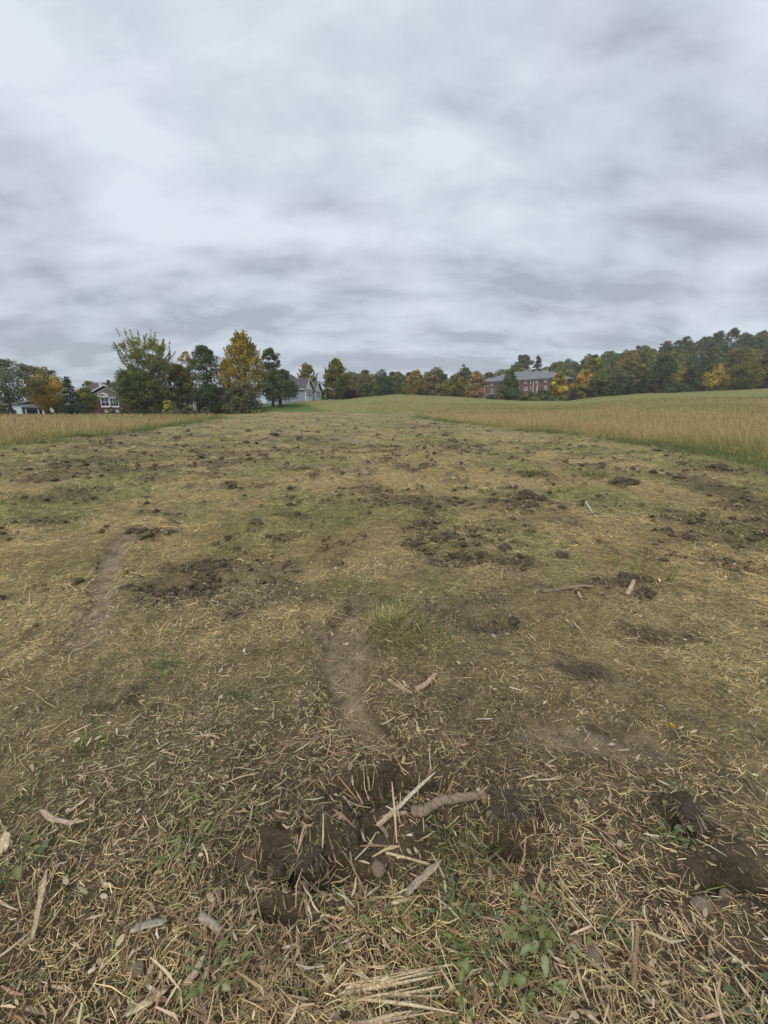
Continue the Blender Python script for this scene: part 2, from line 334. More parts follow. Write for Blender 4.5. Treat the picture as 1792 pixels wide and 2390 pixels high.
# ------------------------------------------------------------------ mesh helpers
def np_mesh(name, V, F, mat, cols=None, smooth=False, masks=None):
    V = np.asarray(V, np.float32); F = [np.asarray(f, np.int32) for f in (F if isinstance(F, list) else [F])]
    me = bpy.data.meshes.new(name); me.vertices.add(len(V)); me.vertices.foreach_set('co', V.ravel())
    nl = sum(f.size for f in F); npoly = sum(len(f) for f in F)
    me.loops.add(nl); me.polygons.add(npoly)
    me.loops.foreach_set('vertex_index', np.concatenate([f.ravel() for f in F]))
    tot = np.concatenate([np.full(len(f), f.shape[1], np.int32) for f in F])
    me.polygons.foreach_set('loop_start', np.concatenate([[0], np.cumsum(tot)[:-1]]).astype(np.int32))
    if smooth: me.polygons.foreach_set('use_smooth', np.ones(npoly, bool))
    for nm, c in (('Col', cols), ('Mask', masks)):
        if c is None: continue
        a = me.color_attributes.new(nm, 'FLOAT_COLOR', 'POINT')
        cc = np.ones((len(V), 4), np.float32); cc[:, :3] = c; a.data.foreach_set('color', cc.ravel())
    me.update(calc_edges=True); me.materials.append(mat)
    return me
def link(name, me, parent=None, loc=None, rz=0.0):
    o = bpy.data.objects.new(name, me); COL.objects.link(o)
    if parent is not None: o.parent = parent
    if loc is not None: o.location = loc
    if rz: o.rotation_euler = (0, 0, rz)
    return o
def tag(o, label=None, cat=None, group=None, kind=None):
    if label: o['label'] = label
    if cat: o['category'] = cat
    if group: o['group'] = group
    if kind: o['kind'] = kind
    return o
def thing(name, label, cat, loc=(0, 0, 0), rz=0.0, group=None):
    return tag(link(name, None, None, loc, rz), label, cat, group)
def tube(pts, rad, seg=6, V=None, Fq=None, cap=True):
    V = [] if V is None else V; Fq = [] if Fq is None else Fq
    pts = [Vector(p) for p in pts]; b0 = len(V)
    for i, p in enumerate(pts):
        d = (pts[min(i + 1, len(pts) - 1)] - pts[max(i - 1, 0)]); d = d.normalized() if d.length > 1e-9 else Vector((0, 0, 1))
        u = d.cross(Vector((0, 0, 1)) if abs(d.z) < 0.9 else Vector((1, 0, 0))).normalized(); v = d.cross(u)
        for k in range(seg):
            a = 2 * math.pi * k / seg
            V.append(tuple(p + (u * math.cos(a) + v * math.sin(a)) * rad[i]))
    for i in range(len(pts) - 1):
        for k in range(seg):
            Fq.append((b0 + i * seg + k, b0 + i * seg + (k + 1) % seg, b0 + (i + 1) * seg + (k + 1) % seg, b0 + (i + 1) * seg + k))
    if cap:
        for i0 in (b0, b0 + (len(pts) - 1) * seg):
            for k in range(1, seg - 2, 2): Fq.append((i0, i0 + k, i0 + k + 1, i0 + k + 2))
    return V, Fq

# ------------------------------------------------------------------ ground sheet
def build_ground():
    th = np.concatenate([np.linspace(-62, 62, 336), np.linspace(62, 298, 60)[1:-1]]) * math.pi / 180
    rr = [0.25]
    while rr[-1] < 3500:
        r = rr[-1]; rr.append(r * (1.0085 if r < 6 else 1.017 if r < 100 else 1.03 if r < 400 else 1.2))
    rr = np.array(rr); nr, na = len(rr), len(th)
    X = np.outer(rr, np.sin(th)).ravel(); Y = np.outer(rr, np.cos(th)).ravel()
    Z = H(X, Y)
    V = np.vstack([np.stack([X, Y, Z], 1), [[0, 0, H1(0, 0)]]])
    i = np.arange(nr - 1)[:, None] * na; j = np.arange(na)[None, :]; j2 = (j + 1) % na
    Q = np.stack([i + j, i + j2, i + na + j2, i + na + j], -1).reshape(-1, 4)[:, ::-1]
    c = nr * na; T = np.stack([np.full(na, c), (np.arange(na) + 1) % na, np.arange(na)], 1)[:, ::-1]
    x, y = V[:, 0], V[:, 1]; r = np.hypot(x, y)
    sdf = strip_sdf(x, y); sm_, rm = soil_mask(x, y); gm = green_mask(x, y)
    n1_ = fbm(x * 0.35, y * 0.35, 61, 3)[:, None]
    straw = np.array([0.390, 0.308, 0.150]); green = np.array([0.245, 0.252, 0.088]); soil = np.array([0.114, 0.086, 0.052]); bare = np.array([0.290, 0.222, 0.140])
    nearbrown = np.array([0.145, 0.105, 0.064])
    nf = (1 - sstep(1.2, 3.2, r))[:, None]
    c = straw * (1 - nf) + nearbrown * nf
    c = c * (0.8 + 0.4 * n1_)
    c = c * (1 - 0.62 * gm[:, None]) + green * 0.62 * gm[:, None]
    c = c * (1 - sm_[:, None]) + soil * sm_[:, None]
    c = c * (1 - rm[:, None]) + bare * rm[:, None]
    # unmown meadow, rising ground, lawn, wood floor
    md = np.array([0.28, 0.215, 0.085]); mg = np.array([0.235, 0.232, 0.085])
    gfac = np.clip(sstep(0.35, 0.65, fbm(x * 0.06, y * 0.09, 62, 3)) * 0.7 + sstep(60, 85, y) * 0.5, 0, 1)[:, None]
    mead = md * (1 - gfac) + mg * gfac
    k = (1 - sstep(-0.2, 0.15, sdf))[:, None]; c = c * (1 - k) + mead * k
    t = x / np.maximum(y, 1); lawn = (sstep(-0.42, -0.37, t) * (1 - sstep(-0.185, -0.15, t + 0.0035 * (y - 82))) * sstep(Y_END - 1, Y_END + 1, y))
    lawn = np.maximum(lawn, sstep(98, 104, y) * (1 - sstep(-0.10, -0.06, t)) * sstep(-0.42, -0.37, t))[:, None]
    c = c * (1 - lawn) + np.array([0.100, 0.155, 0.036]) * lawn
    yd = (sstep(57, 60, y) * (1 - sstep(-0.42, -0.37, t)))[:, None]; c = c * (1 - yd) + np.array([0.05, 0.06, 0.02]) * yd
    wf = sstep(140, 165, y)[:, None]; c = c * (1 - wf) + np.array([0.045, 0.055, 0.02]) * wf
    msk = np.zeros((len(V), 3)); msk[:, 0] = np.clip(np.maximum(sm_ * 0.9, rm) * (sdf > 0), 0, 1)
    msk[:, 1] = np.clip(np.maximum(lawn[:, 0] * 0.8, k[:, 0] * 0.5), 0, 1)
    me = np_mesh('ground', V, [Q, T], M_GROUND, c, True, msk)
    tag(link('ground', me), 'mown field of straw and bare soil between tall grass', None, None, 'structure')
build_ground()

# ------------------------------------------------------------------ ribbons (lying) and blades (standing)
rng = np.random.default_rng(11)
def ribbons(x, y, az, L, Wd, col, lift, tilt, curve, nseg=2, roll=None):
    n = len(x); roll = rng.normal(0, 0.5, n) if roll is None else roll
    s = np.linspace(-0.5, 0.5, nseg + 1); d = np.stack([np.cos(az), np.sin(az)], 1); p = np.stack([-d[:, 1], d[:, 0]], 1)
    V = np.zeros((n, nseg + 1, 2, 3)); zc_ = H(x, y)
    for i, si in enumerate(s):
        b_ = (1 - 4 * si * si) * curve * L
        cx = x + d[:, 0] * si * L + p[:, 0] * b_; cy = y + d[:, 1] * si * L + p[:, 1] * b_
        hz = H(cx, cy) if nseg > 1 else zc_
        cz = np.maximum(np.maximum(hz, zc_ - 0.01), 0 * hz - 1e9) + lift + tilt * (si + 0.5) * L
        w = Wd * 0.5 * (1 - 1.1 * si * si * 2)
        for j, sg in enumerate((-1, 1)):
            V[:, i, j, 0] = cx + sg * p[:, 0] * w * np.cos(roll); V[:, i, j, 1] = cy + sg * p[:, 1] * w * np.cos(roll); V[:, i, j, 2] = cz + sg * w * np.sin(roll)
    st = 2 * (nseg + 1); b0 = (np.arange(n) * st)[:, None]
    F = np.concatenate([b0 + np.array([[2 * i, 2 * i + 1, 2 * i + 3, 2 * i + 2]]) for i in range(nseg)], 0)
    C = np.repeat(col, st, 0)
    return V.reshape(-1, 3), F, C
def blades(x, y, z, h, w, la, lean, c0, c1, nseg=2):
    n = len(x); fa = rng.uniform(0, math.pi, n); px, py = np.cos(fa), np.sin(fa)
    V = np.zeros((n, 2 * nseg + 1, 3)); C = np.zeros((n, 2 * nseg + 1, 3))
    for i in range(nseg + 1):
        s = i / nseg; off = lean * h * s ** 1.8
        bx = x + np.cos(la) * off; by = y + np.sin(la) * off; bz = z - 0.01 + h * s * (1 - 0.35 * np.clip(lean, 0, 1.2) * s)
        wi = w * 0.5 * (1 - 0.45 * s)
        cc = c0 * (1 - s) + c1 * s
        if i == nseg: V[:, 2 * nseg] = np.stack([bx, by, bz], 1); C[:, 2 * nseg] = cc
        else:
            for j, sg in enumerate((-1, 1)):
                V[:, 2 * i + j] = np.stack([bx + sg * px * wi, by + sg * py * wi, bz], 1); C[:, 2 * i + j] = cc
    st = 2 * nseg + 1; b0 = (np.arange(n) * st)[:, None]
    Q = np.concatenate([b0 + np.array([[2 * i, 2 * i + 1, 2 * i + 3, 2 * i + 2]]) for i in range(nseg - 1)], 0) if nseg > 1 else np.zeros((0, 4), int)
    T = b0 + np.array([[2 * nseg - 2, 2 * nseg - 1, 2 * nseg]])
    return V.reshape(-1, 3), Q, T, C.reshape(-1, 3)
def polar(n, r0, r1, a=0.0, half=58):
    u = rng.random(n)
    if a == 0: r = r0 * (r1 / r0) ** u
    else: r = (r0 ** a + u * (r1 ** a - r0 ** a)) ** (1 / a)
    th = rng.uniform(-1, 1, n) * np.where(r < 2.6, 97, half) * math.pi / 180
    return r * np.sin(th), r * np.cos(th), r
PAL_STRAW = np.array([[.54, .42, .24], [.45, .34, .185], [.32, .235, .125], [.62, .51, .32], [.40, .33, .16], [.25, .175, .105], [.46, .33, .21]])
PAL_STRAW = np.vstack([PAL_STRAW, [[.21, .150, .098], [.17, .122, .080], [.29, .205, .130], [.36, .275, .185]]]) * np.array([1.15, 1.14, 0.99])
def pick(pal, n, jit=0.16):
    c = pal[rng.integers(0, len(pal), n)] * rng.normal(1, jit, (n, 1)).clip(0.45, 1.6); return (c * rng.normal(1, 0.04, (n, 3))).clip(0.01, 0.9)
def damp(x, y, c):
    return c * (0.74 + 0.52 * sstep(0.32, 0.68, fbm(x * 1.7, y * 1.7, 95, 3, 0.6)))[:, None] * (1 + 0.05 * (fbm(x * 0.8, y * 0.8, 96, 2)[:, None] - 0.5) * np.array([4, 0, -4]))
def emit(name, parts, mat, label):
    Vs, Fs, Ts, Cs, b0 = [], [], [], [], 0
    for p in parts:
        if len(p) == 3: v, q, c = p; t_ = np.zeros((0, 3), int)
        else: v, q, t_, c = p
        Vs.append(v); Fs.append(q + b0); Ts.append(t_ + b0); Cs.append(c); b0 += len(v)
    fl = [np.concatenate(Fs)]
    t_ = np.concatenate(Ts)
    if len(t_): fl.append(t_)
    fl = [f for f in fl if len(f)]
    me = np_mesh(name, np.concatenate(Vs), fl, mat, np.concatenate(Cs))
    return tag(link(name, me), label, None, None, 'stuff')

def build_litter():
    parts = []
    # long stems
    n = 104000; x, y, r = polar(n, 0.45, 6.0, 0.5)
    sm_, rm = soil_mask(x, y); keep = (strip_sdf(x, y) > -0.2) & (rng.random(n) > 0.93 * sm_ * (1 - rm) + 0.72 * rm + 0.28 * sstep(0.45, 0.58, fbm(x * 3.5, y * 3.5, 58, 3))); x, y, r = x[keep], y[keep], r[keep]; n = len(x)
    flow = fbm(x * 0.9, y * 0.9, 51, 2) * 7
    az = flow + rng.normal(0, 0.9, n)
    L = rng.gamma(1.8, 0.019, n).clip(0.010, 0.20); Wd = rng.uniform(0.0010, 0.0028, n) * (1 + 0.14 * r)
    cn = pick(PAL_STRAW, n); gs = rng.random(n) < 0.12 + 0.40 * green_mask(x, y); cn[gs] = pick(np.array([[.24, .26, .09], [.30, .31, .13], [.17, .21, .065]]), gs.sum())
    parts.append(ribbons(x, y, az, L, Wd, damp(x, y, cn), rng.exponential(0.011, n) + 0.002, rng.normal(0, 0.16, n), rng.normal(0, 0.09, n)))
    # middle distance stems, broader because they are tangled handfuls
    n = 110000; x, y, r = polar(n, 4.0, 22.0, 0.5)
    sm_, rm = soil_mask(x, y); gm = green_mask(x, y); keep = (strip_sdf(x, y) > -0.2) & (rng.random(n) > 0.75 * sm_ + 0.3 * rm); x, y, r, gm = x[keep], y[keep], r[keep], gm[keep]; n = len(x)
    az = fbm(x * 0.6, y * 0.6, 52, 2) * 6 + rng.normal(0, 1.0, n)
    L = rng.gamma(2.4, 0.03, n).clip(0.02, 0.35) * (0.75 + 0.03 * r); Wd = rng.uniform(0.002, 0.0048, n) * (0.6 + 0.16 * r)
    c = pick(PAL_STRAW * np.array([1.3, 1.3, 1.08]), n); gsel = rng.random(n) < gm * 0.65; c[gsel] = pick(np.array([[.20, .235, .07], [.27, .27, .10], [.15, .20, .05]]), gsel.sum())
    parts.append(ribbons(x, y, az, L, Wd, damp(x, y, c), rng.exponential(0.008, n) + 0.003, rng.normal(0, 0.2, n), rng.normal(0, 0.08, n), 1))
    n = 86000; x, y, r = polar(n, 2.6, 10.0, 0.6)
    sm_, rm = soil_mask(x, y); gm = green_mask(x, y); keep = (strip_sdf(x, y) > -0.2) & (rng.random(n) > 0.85 * sm_ * (1 - rm) + 0.5 * rm); x, y, r, gm = x[keep], y[keep], r[keep], gm[keep]; n = len(x)
    c = pick(PAL_STRAW * np.array([1.15, 1.12, 1.0]), n, 0.22); gsel = rng.random(n) < gm * 0.5; c[gsel] = pick(np.array([[.24, .27, .08], [.31, .31, .11], [.17, .21, .06]]), gsel.sum())
    parts.append(ribbons(x, y, rng.uniform(0, 6.3, n), rng.gamma(2.0, 0.022, n).clip(0.015, 0.25), rng.uniform(0.0018, 0.0042, n) * (0.7 + 0.14 * r), damp(x, y, c), rng.exponential(0.010, n) + 0.003, rng.normal(0, 0.28, n), 0 * x, 1))
    # short shredded bits and crumbs
    n = 195000; x, y, r = polar(n, 0.45, 11.0, 0.5)
    sm_, rm = soil_mask(x, y); keep = (strip_sdf(x, y) > -0.1) & (rng.random(n) > 0.65 * sm_ * (1 - rm) + 0.5 * rm + 0.25 * sstep(0.45, 0.58, fbm(x * 3.5, y * 3.5, 58, 3))); x, y, r = x[keep], y[keep], r[keep]; n = len(x)
    L = rng.uniform(0.004, 0.032, n) * (1 + 0.1 * r); Wd = rng.uniform(0.0014, 0.0045, n) * (1 + 0.12 * r)
    pal = np.vstack([PAL_STRAW, [[.13, .09, .055], [.10, .07, .045], [.17, .11, .07], [.58, .50, .34]]])
    parts.append(ribbons(x, y, rng.uniform(0, 6.3, n), L, Wd, damp(x, y, pick(pal, n, 0.2)), rng.exponential(0.005, n) + 0.002, rng.normal(0, 0.35, n), 0 * L, 1))
    # torn wood shreds, thick near the front corners
    n = 10500; x, y, r = polar(n, 0.45, 3.0, 0.6)
    keep = (strip_sdf(x, y) > 0) & (rng.random(n) < (0.12 + 0.75 * sstep(2.1, 1.0, r) * sstep(0.35, 0.7, fbm(x * 1.6, y * 1.6, 55, 2) + 0.12)))
    x, y, r = x[keep], y[keep], r[keep]; n = len(x)
    pal = np.array([[.42, .29, .16], [.50, .38, .22], [.33, .21, .12], [.55, .45, .30], [.26, .17, .10]])
    parts.append(ribbons(x, y, fbm(x * 1.3, y * 1.3, 56, 1) * 6 + rng.normal(0, 0.7, n), rng.gamma(2.4, 0.020, n).clip(0.02, 0.18), rng.uniform(0.003, 0.0085, n), pick(pal, n), rng.exponential(0.012, n) + 0.004, rng.normal(0.05, 0.2, n), rng.normal(0, 0.05, n)))
    # pale oval seed husks and leaf fragments
    n = 3000; x, y, r = polar(n, 0.6, 7.0, 0.6); k = strip_sdf(x, y) > 0; x, y, r = x[k], y[k], r[k]; n = len(x)
    L = rng.uniform(0.008, 0.028, n) * (1 + 0.05 * r); parts.append(ribbons(x, y, rng.uniform(0, 6.3, n), L, L * rng.uniform(0.3, 0.75, n), pick(np.array([[.42, .34, .21], [.34, .27, .16], [.26, .20, .125], [.50, .42, .28]]), n), rng.exponential(0.006, n) + 0.004, rng.normal(0, 0.3, n), 0 * L))
    emit('straw_litter', parts, M_STRAW, 'shredded straw and torn stems spread over the mown strip')
build_litter()

def build_crumbs():
    oct_ = np.array([[1, 0, 0], [-1, 0, 0], [0, 1, 0], [0, -1, 0], [0, 0, 1], [0, 0, -.6]]); of = np.array([[0, 2, 4], [2, 1, 4], [1, 3, 4], [3, 0, 4], [2, 0, 5], [1, 2, 5], [3, 1, 5], [0, 3, 5]])
    Vs, Fs, Cs, b0 = [], [], [], 0
    for n, r0, r1, lo, hi in ((30000, 0.6, 4.5, 0.003, 0.014), (26000, 3.5, 16.0, 0.007, 0.050), (16000, 11.0, 72.0, 0.014, 0.090)):
        x, y, r = polar(n, r0, r1, 0.5); sm_, rm = soil_mask(x, y); k = (strip_sdf(x, y) > 0) & (y < Y_END) & (rng.random(n) < np.clip(sm_ * 1.1 - 0.25, 0, 1) * np.clip(1 - 1.6 * rm, 0, 1)); x, y, r = x[k], y[k], r[k]; n = len(x)
        sz = lo + (hi - lo) * rng.random(n) ** 2.6; v = oct_[None] * sz[:, None, None] * rng.uniform(0.6, 1.4, (n, 6, 3)) * np.array([1.2, 1.1, 0.8]); a = rng.uniform(0, 6.3, n); ca, sa = np.cos(a)[:, None], np.sin(a)[:, None]
        vx = v[..., 0] * ca - v[..., 1] * sa; vy = v[..., 0] * sa + v[..., 1] * ca; P = np.stack([vx + x[:, None], vy + y[:, None], v[..., 2] + (H(x, y) + sz * 0.25)[:, None]], -1)
        Vs.append(P.reshape(-1, 3)); Fs.append((np.arange(n)[:, None, None] * 6 + of[None]).reshape(-1, 3) + b0); b0 += 6 * n
        Cs.append(np.repeat(pick(np.array([[.108, .080, .050], [.080, .060, .038], [.145, .11, .068]]), n, 0.2), 6, 0))
    tag(link('soil_crumbs', np_mesh('soil_crumbs', np.concatenate(Vs), np.concatenate(Fs), M_CRUMB, np.concatenate(Cs))), 'dark crumbled soil spilled over the torn patches of the strip', None, None, 'stuff')
build_crumbs()

def build_short_grass():
    parts = []
    for n, r0, r1, hs, ws in ((42000, 0.55, 7.0, (0.015, 0.055), 0.0022), (62000, 5.0, 30.0, (0.03, 0.08), 0.006)):
        x, y, r = polar(n, r0, r1, 0.45)
        gm = green_mask(x, y); sm_, rm = soil_mask(x, y); s = strip_sdf(x, y)
        clump = sstep(0.42, 0.6, fbm(x * 4, y * 4, 71, 2))
        keep = (s > -0.3) & (rng.random(n) < (0.22 + 0.9 * gm) * (1 - 0.85 * sm_) * (1 - rm) * (0.25 + 0.75 * clump))
        x, y, r, gm = x[keep], y[keep], r[keep], gm[keep]; n = len(x)
        h = rng.uniform(*hs, n) * (0.7 + 0.8 * gm); w = ws * rng.uniform(0.7, 1.5, n) * (1 + 0.06 * r)
        c0 = pick(np.array([[.10, .13, .035], [.13, .15, .045], [.17, .16, .06]]), n); c1 = pick(np.array([[.16, .21, .05], [.22, .24, .075], [.33, .29, .12], [.19, .24, .06]]), n)
        parts.append(blades(x, y, H(x, y), h, w, rng.uniform(0, 6.3, n), rng.uniform(0.1, 1.2, n), c0, c1))
    for n, r0, r1 in ((60000, 4.0, 16.0), (80000, 12.0, 74.0)):
        x, y, r = polar(n, r0, r1, 0.5); gm = green_mask(x, y); sm_, rm = soil_mask(x, y); tf = sstep(0.40, 0.62, fbm(x * 1.7, y * 1.7, 73, 3))
        keep = (strip_sdf(x, y) > -0.3) & (y < Y_END) & (rng.random(n) < (0.15 + 0.85 * tf) * (1 - 0.9 * sm_) * (1 - rm)); x, y, r, gm = x[keep], y[keep], r[keep], gm[keep]; n = len(x)
        c1 = pick(np.array([[.54, .44, .20], [.46, .37, .16], [.62, .52, .26], [.34, .28, .12]]), n); gs = rng.random(n) < 0.15 + gm * 0.6; c1[gs] = pick(np.array([[.28, .32, .09], [.36, .36, .12], [.20, .25, .065]]), gs.sum())
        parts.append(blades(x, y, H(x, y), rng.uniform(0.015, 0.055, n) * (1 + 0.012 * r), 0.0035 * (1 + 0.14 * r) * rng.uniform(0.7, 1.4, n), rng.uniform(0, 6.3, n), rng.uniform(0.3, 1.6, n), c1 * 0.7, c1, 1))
    # tan tussock beside the rut, and a few greener tufts
    for px, py, rad, n, hh, pal1 in ((915, 1478, 0.18, 600, 0.12, [[.58, .48, .22], [.46, .44, .16], [.66, .55, .27]]), (975, 1500, 0.28, 600, 0.09, [[.27, .29, .09], [.36, .33, .13]]),
                                     (900, 1425, 0.22, 420, 0.08, [[.24, .28, .08]]), (810, 1370, 0.30, 420, 0.06, [[.25, .32, .08], [.32, .36, .1]]), (1500, 1330, 0.35, 300, 0.10, [[.18, .24, .06]]),
                                     (520, 1300, 0.4, 300, 0.10, [[.34, .33, .1]]), (60, 1870, 0.07, 60, 0.06, [[.24, .28, .09]]), (90, 1840, 0.06, 50, 0.06, [[.26, .29, .1]]), (215, 1745, 0.07, 120, 0.06, [[.22, .30, .07]]),
                                     (1390, 1115, 0.35, 300, 0.22, [[.20, .22, .07]]), (1235, 1112, 0.4, 300, 0.22, [[.17, .20, .06]]), (30, 1175, 0.6, 300, 0.12, [[.15, .2, .05]]), (1090, 2010, 0.12, 200, 0.09, [[.22, .27, .08]]), (1010, 2200, 0.12, 240, 0.10, [[.30, .33, .12], [.22, .28, .07]]), (1240, 1110, 0.3, 200, 0.2, [[.2, .22, .07]])):
        gx, gy = gp(px, py); n = int(n); x = gx + rng.normal(0, rad * 0.5, n); y = gy + rng.normal(0, rad * 0.5, n); r = np.hypot(x, y)
        h = hh * rng.uniform(0.4, 1.25, n); la = np.arctan2(y - gy, x - gx) + rng.normal(0, 0.6, n)
        parts.append(blades(x, y, H(x, y), h, 0.0022 * (1 + 0.15 * r) * rng.uniform(0.7, 1.4, n), la, rng.uniform(0.2, 1.1, n), pick(np.array(pal1) * 0.5, n), pick(np.array(pal1), n), 3))
    emit('short_grass', parts, M_BLADE, 'short cut grass sprouting through the straw')
build_short_grass()

def build_tall_grass():
    fringe = []
    def field(n, r0, r1, side, name, label):
        th = (rng.uniform(-60, 5, n) if side < 0 else rng.uniform(-2, 60, n)) * math.pi / 180
        u = rng.random(n); a = 0.35; r = (r0 ** a + u * (r1 ** a - r0 ** a)) ** (1 / a)
        x, y = r * np.sin(th), r * np.cos(th); s = strip_sdf(x, y)
        keep = (s < 0.0) & (y > 3)
        keep &= (y < 56 + 3 * fbm(x * .2, y * 0, 3, 1)) if side < 0 else (y < 88)
        mid = (x / np.maximum(y, 1) < -0.06) & (x / np.maximum(y, 1) > -0.45)
        keep &= ~(mid & (y > 58))
        x, y, r, s = x[keep], y[keep], r[keep], s[keep]; n = len(x)
        edge = sstep(-1.6, -0.05, s)
        patch = fbm(x * 0.12, y * 0.12, 81, 3); pf = fbm(x * 0.9, y * 0.9, 82, 2)
        shortn = 1 - 0.5 * sstep(50, 80, y)
        h = (0.40 + 0.30 * pf) * (1 - 0.55 * edge * rng.random(n)) * rng.uniform(0.65, 1.15, n) * (1 + 0.35 * (rng.random(n) < 0.10)) * shortn
        w = 0.0044 * (0.7 + 0.16 * r) * rng.uniform(0.7, 1.4, n)
        greeny = np.clip(edge ** 2 * 1.5 * rng.random(n) + sstep(0.48, 0.68, patch) * 0.4 + sstep(48, 72, y) * 0.45, 0, 1)[:, None]
        c0 = pick(np.array([[.33, .26, .11], [.27, .225, .085], [.38, .29, .125]]), n)
        tan = pick(np.array([[.58, .44, .215], [.50, .38, .18], [.66, .52, .28], [.54, .39, .20], [.46, .37, .165]]), n)
        grn = pick(np.array([[.16, .21, .055], [.12, .19, .045], [.22, .24, .08]]), n)
        c0 = c0 * (1 - greeny * 0.6) + grn * 0.7 * greeny * 0.6
        c1 = tan * (1 - greeny) + grn * greeny
        la = rng.normal(2.8 if side > 0 else 0.3, 0.9, n); lean = np.abs(rng.normal(0.22, 0.16, n)) + edge * rng.uniform(0, 1.1, n)
        return blades(x, y, H(x, y), h, w, la, lean, c0, c1, 3)
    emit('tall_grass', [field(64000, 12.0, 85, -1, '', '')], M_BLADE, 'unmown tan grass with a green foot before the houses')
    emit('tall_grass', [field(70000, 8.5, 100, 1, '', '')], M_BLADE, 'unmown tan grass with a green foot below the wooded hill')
    for sgn, n0 in ((1, 26000), (-1, 20000)):
        yy = 9 + (52 if sgn > 0 else 45) * rng.random(n0) ** 1.5; ed = np.interp(yy, np.array(RY)[::1], np.array(RX)) if sgn > 0 else np.interp(yy, np.array(LY), np.array(LX))
        xx = ed + sgn * rng.normal(0.10, 0.45, n0); r = np.hypot(xx, yy); k = fbm(xx * 0.8, yy * 0.5, 88, 2) > 0.40 + 0.25 * rng.random(n0); xx, yy, r = xx[k], yy[k], r[k]; n = len(xx)
        c1 = pick(np.array([[.18, .26, .08], [.27, .33, .13], [.38, .38, .18], [.15, .22, .065], [.42, .37, .19]]), n)
        fringe.append(blades(xx, yy, H(xx, yy), rng.uniform(0.10, 0.30, n), 0.0035 * (0.8 + 0.16 * r) * rng.uniform(0.7, 1.4, n), rng.normal(math.pi if sgn > 0 else 0, 0.9, n), rng.uniform(0.3, 1.5, n), c1 * 0.55, c1, 2))
    emit('edge_grass', fringe, M_BLADE, 'lush green fringe of bent grass along both sides of the mown strip')
    # low rough grass on the rise behind the strip
    n = 34000; x = rng.uniform(-20, 130, n); y = rng.uniform(73.5, 131, n); t = x / y
    s = strip_sdf(x, y); keep = (s < 0.05) & (t > -0.185 + 0.0035 * np.clip(95 - y, 0, 30) * 0 - 0.0035 * (y - 82)) & ~((y > 98) & (t < -0.07)) & (t < 1.15)
    x, y = x[keep], y[keep]; n = len(x); mound = (1 - sstep(0.05, 0.25, x / y)) * (1 - sstep(84, 112, y) * 0.4)
    h = (0.16 + 0.34 * mound * fbm(x * 0.3, y * 0.3, 85, 2)) * rng.uniform(0.6, 1.2, n)
    g = sstep(0.4, 0.62, fbm(x * 0.1, y * 0.16, 86, 3))[:, None]
    c1 = pick(np.array([[.42, .35, .155], [.35, .31, .125]]), n) * (1 - g) + pick(np.array([[.30, .31, .12], [.26, .285, .105]]), n) * g
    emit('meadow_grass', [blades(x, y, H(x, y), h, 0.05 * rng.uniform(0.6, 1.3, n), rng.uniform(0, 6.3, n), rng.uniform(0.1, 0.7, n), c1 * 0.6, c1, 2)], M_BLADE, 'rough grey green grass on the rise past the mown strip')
build_tall_grass()

# ------------------------------------------------------------------ trees
def leaf_quads(rg, P, nrm, size, col):
    n = len(P); a = rg.normal(size=(n, 3)); u = np.cross(nrm, a); u /= np.linalg.norm(u, axis=1, keepdims=True) + 1e-9
    v = np.cross(nrm, u); s = (size * rg.uniform(0.6, 1.3, n))[:, None]
    V = np.stack([P - u * s * 0.62, P + v * s * 0.36 + nrm * s * 0.12, P + u * s * 0.62, P - v * s * 0.36 + nrm * s * 0.12], 1)
    return V.reshape(-1, 3), np.repeat(col, 4, 0)
def unit(a): return a / (np.linalg.norm(a, axis=1, keepdims=True) + 1e-9)
PROFILE = {
    'round': lambda t: np.sqrt(np.clip(1 - (2 * t - 1) ** 2, 0, 1)) * 0.96 + 0.04,
    'oval': lambda t: np.clip(np.sin(np.pi * np.clip(t * 0.93 + 0.05, 0, 1)) ** 0.6, 0.05, 1),
    'vase': lambda t: np.clip(0.35 + 0.9 * t - 0.55 * t ** 4, 0.05, 1),
    'spread': lambda t: np.clip(1.05 - 0.75 * t ** 2.2, 0.08, 1) * np.clip(0.6 + 2.4 * t, 0, 1),
    'cone': lambda t: np.clip(1.02 - t, 0.02, 1) ** 0.85,
    'egg': lambda t: np.clip(np.sin(np.pi * (t ** 0.62) * 0.97 + 0.05), 0.06, 1) ** 0.75,
    'bush': lambda t: np.clip(1 - t ** 2.4, 0.05, 1) ** 0.6,
}
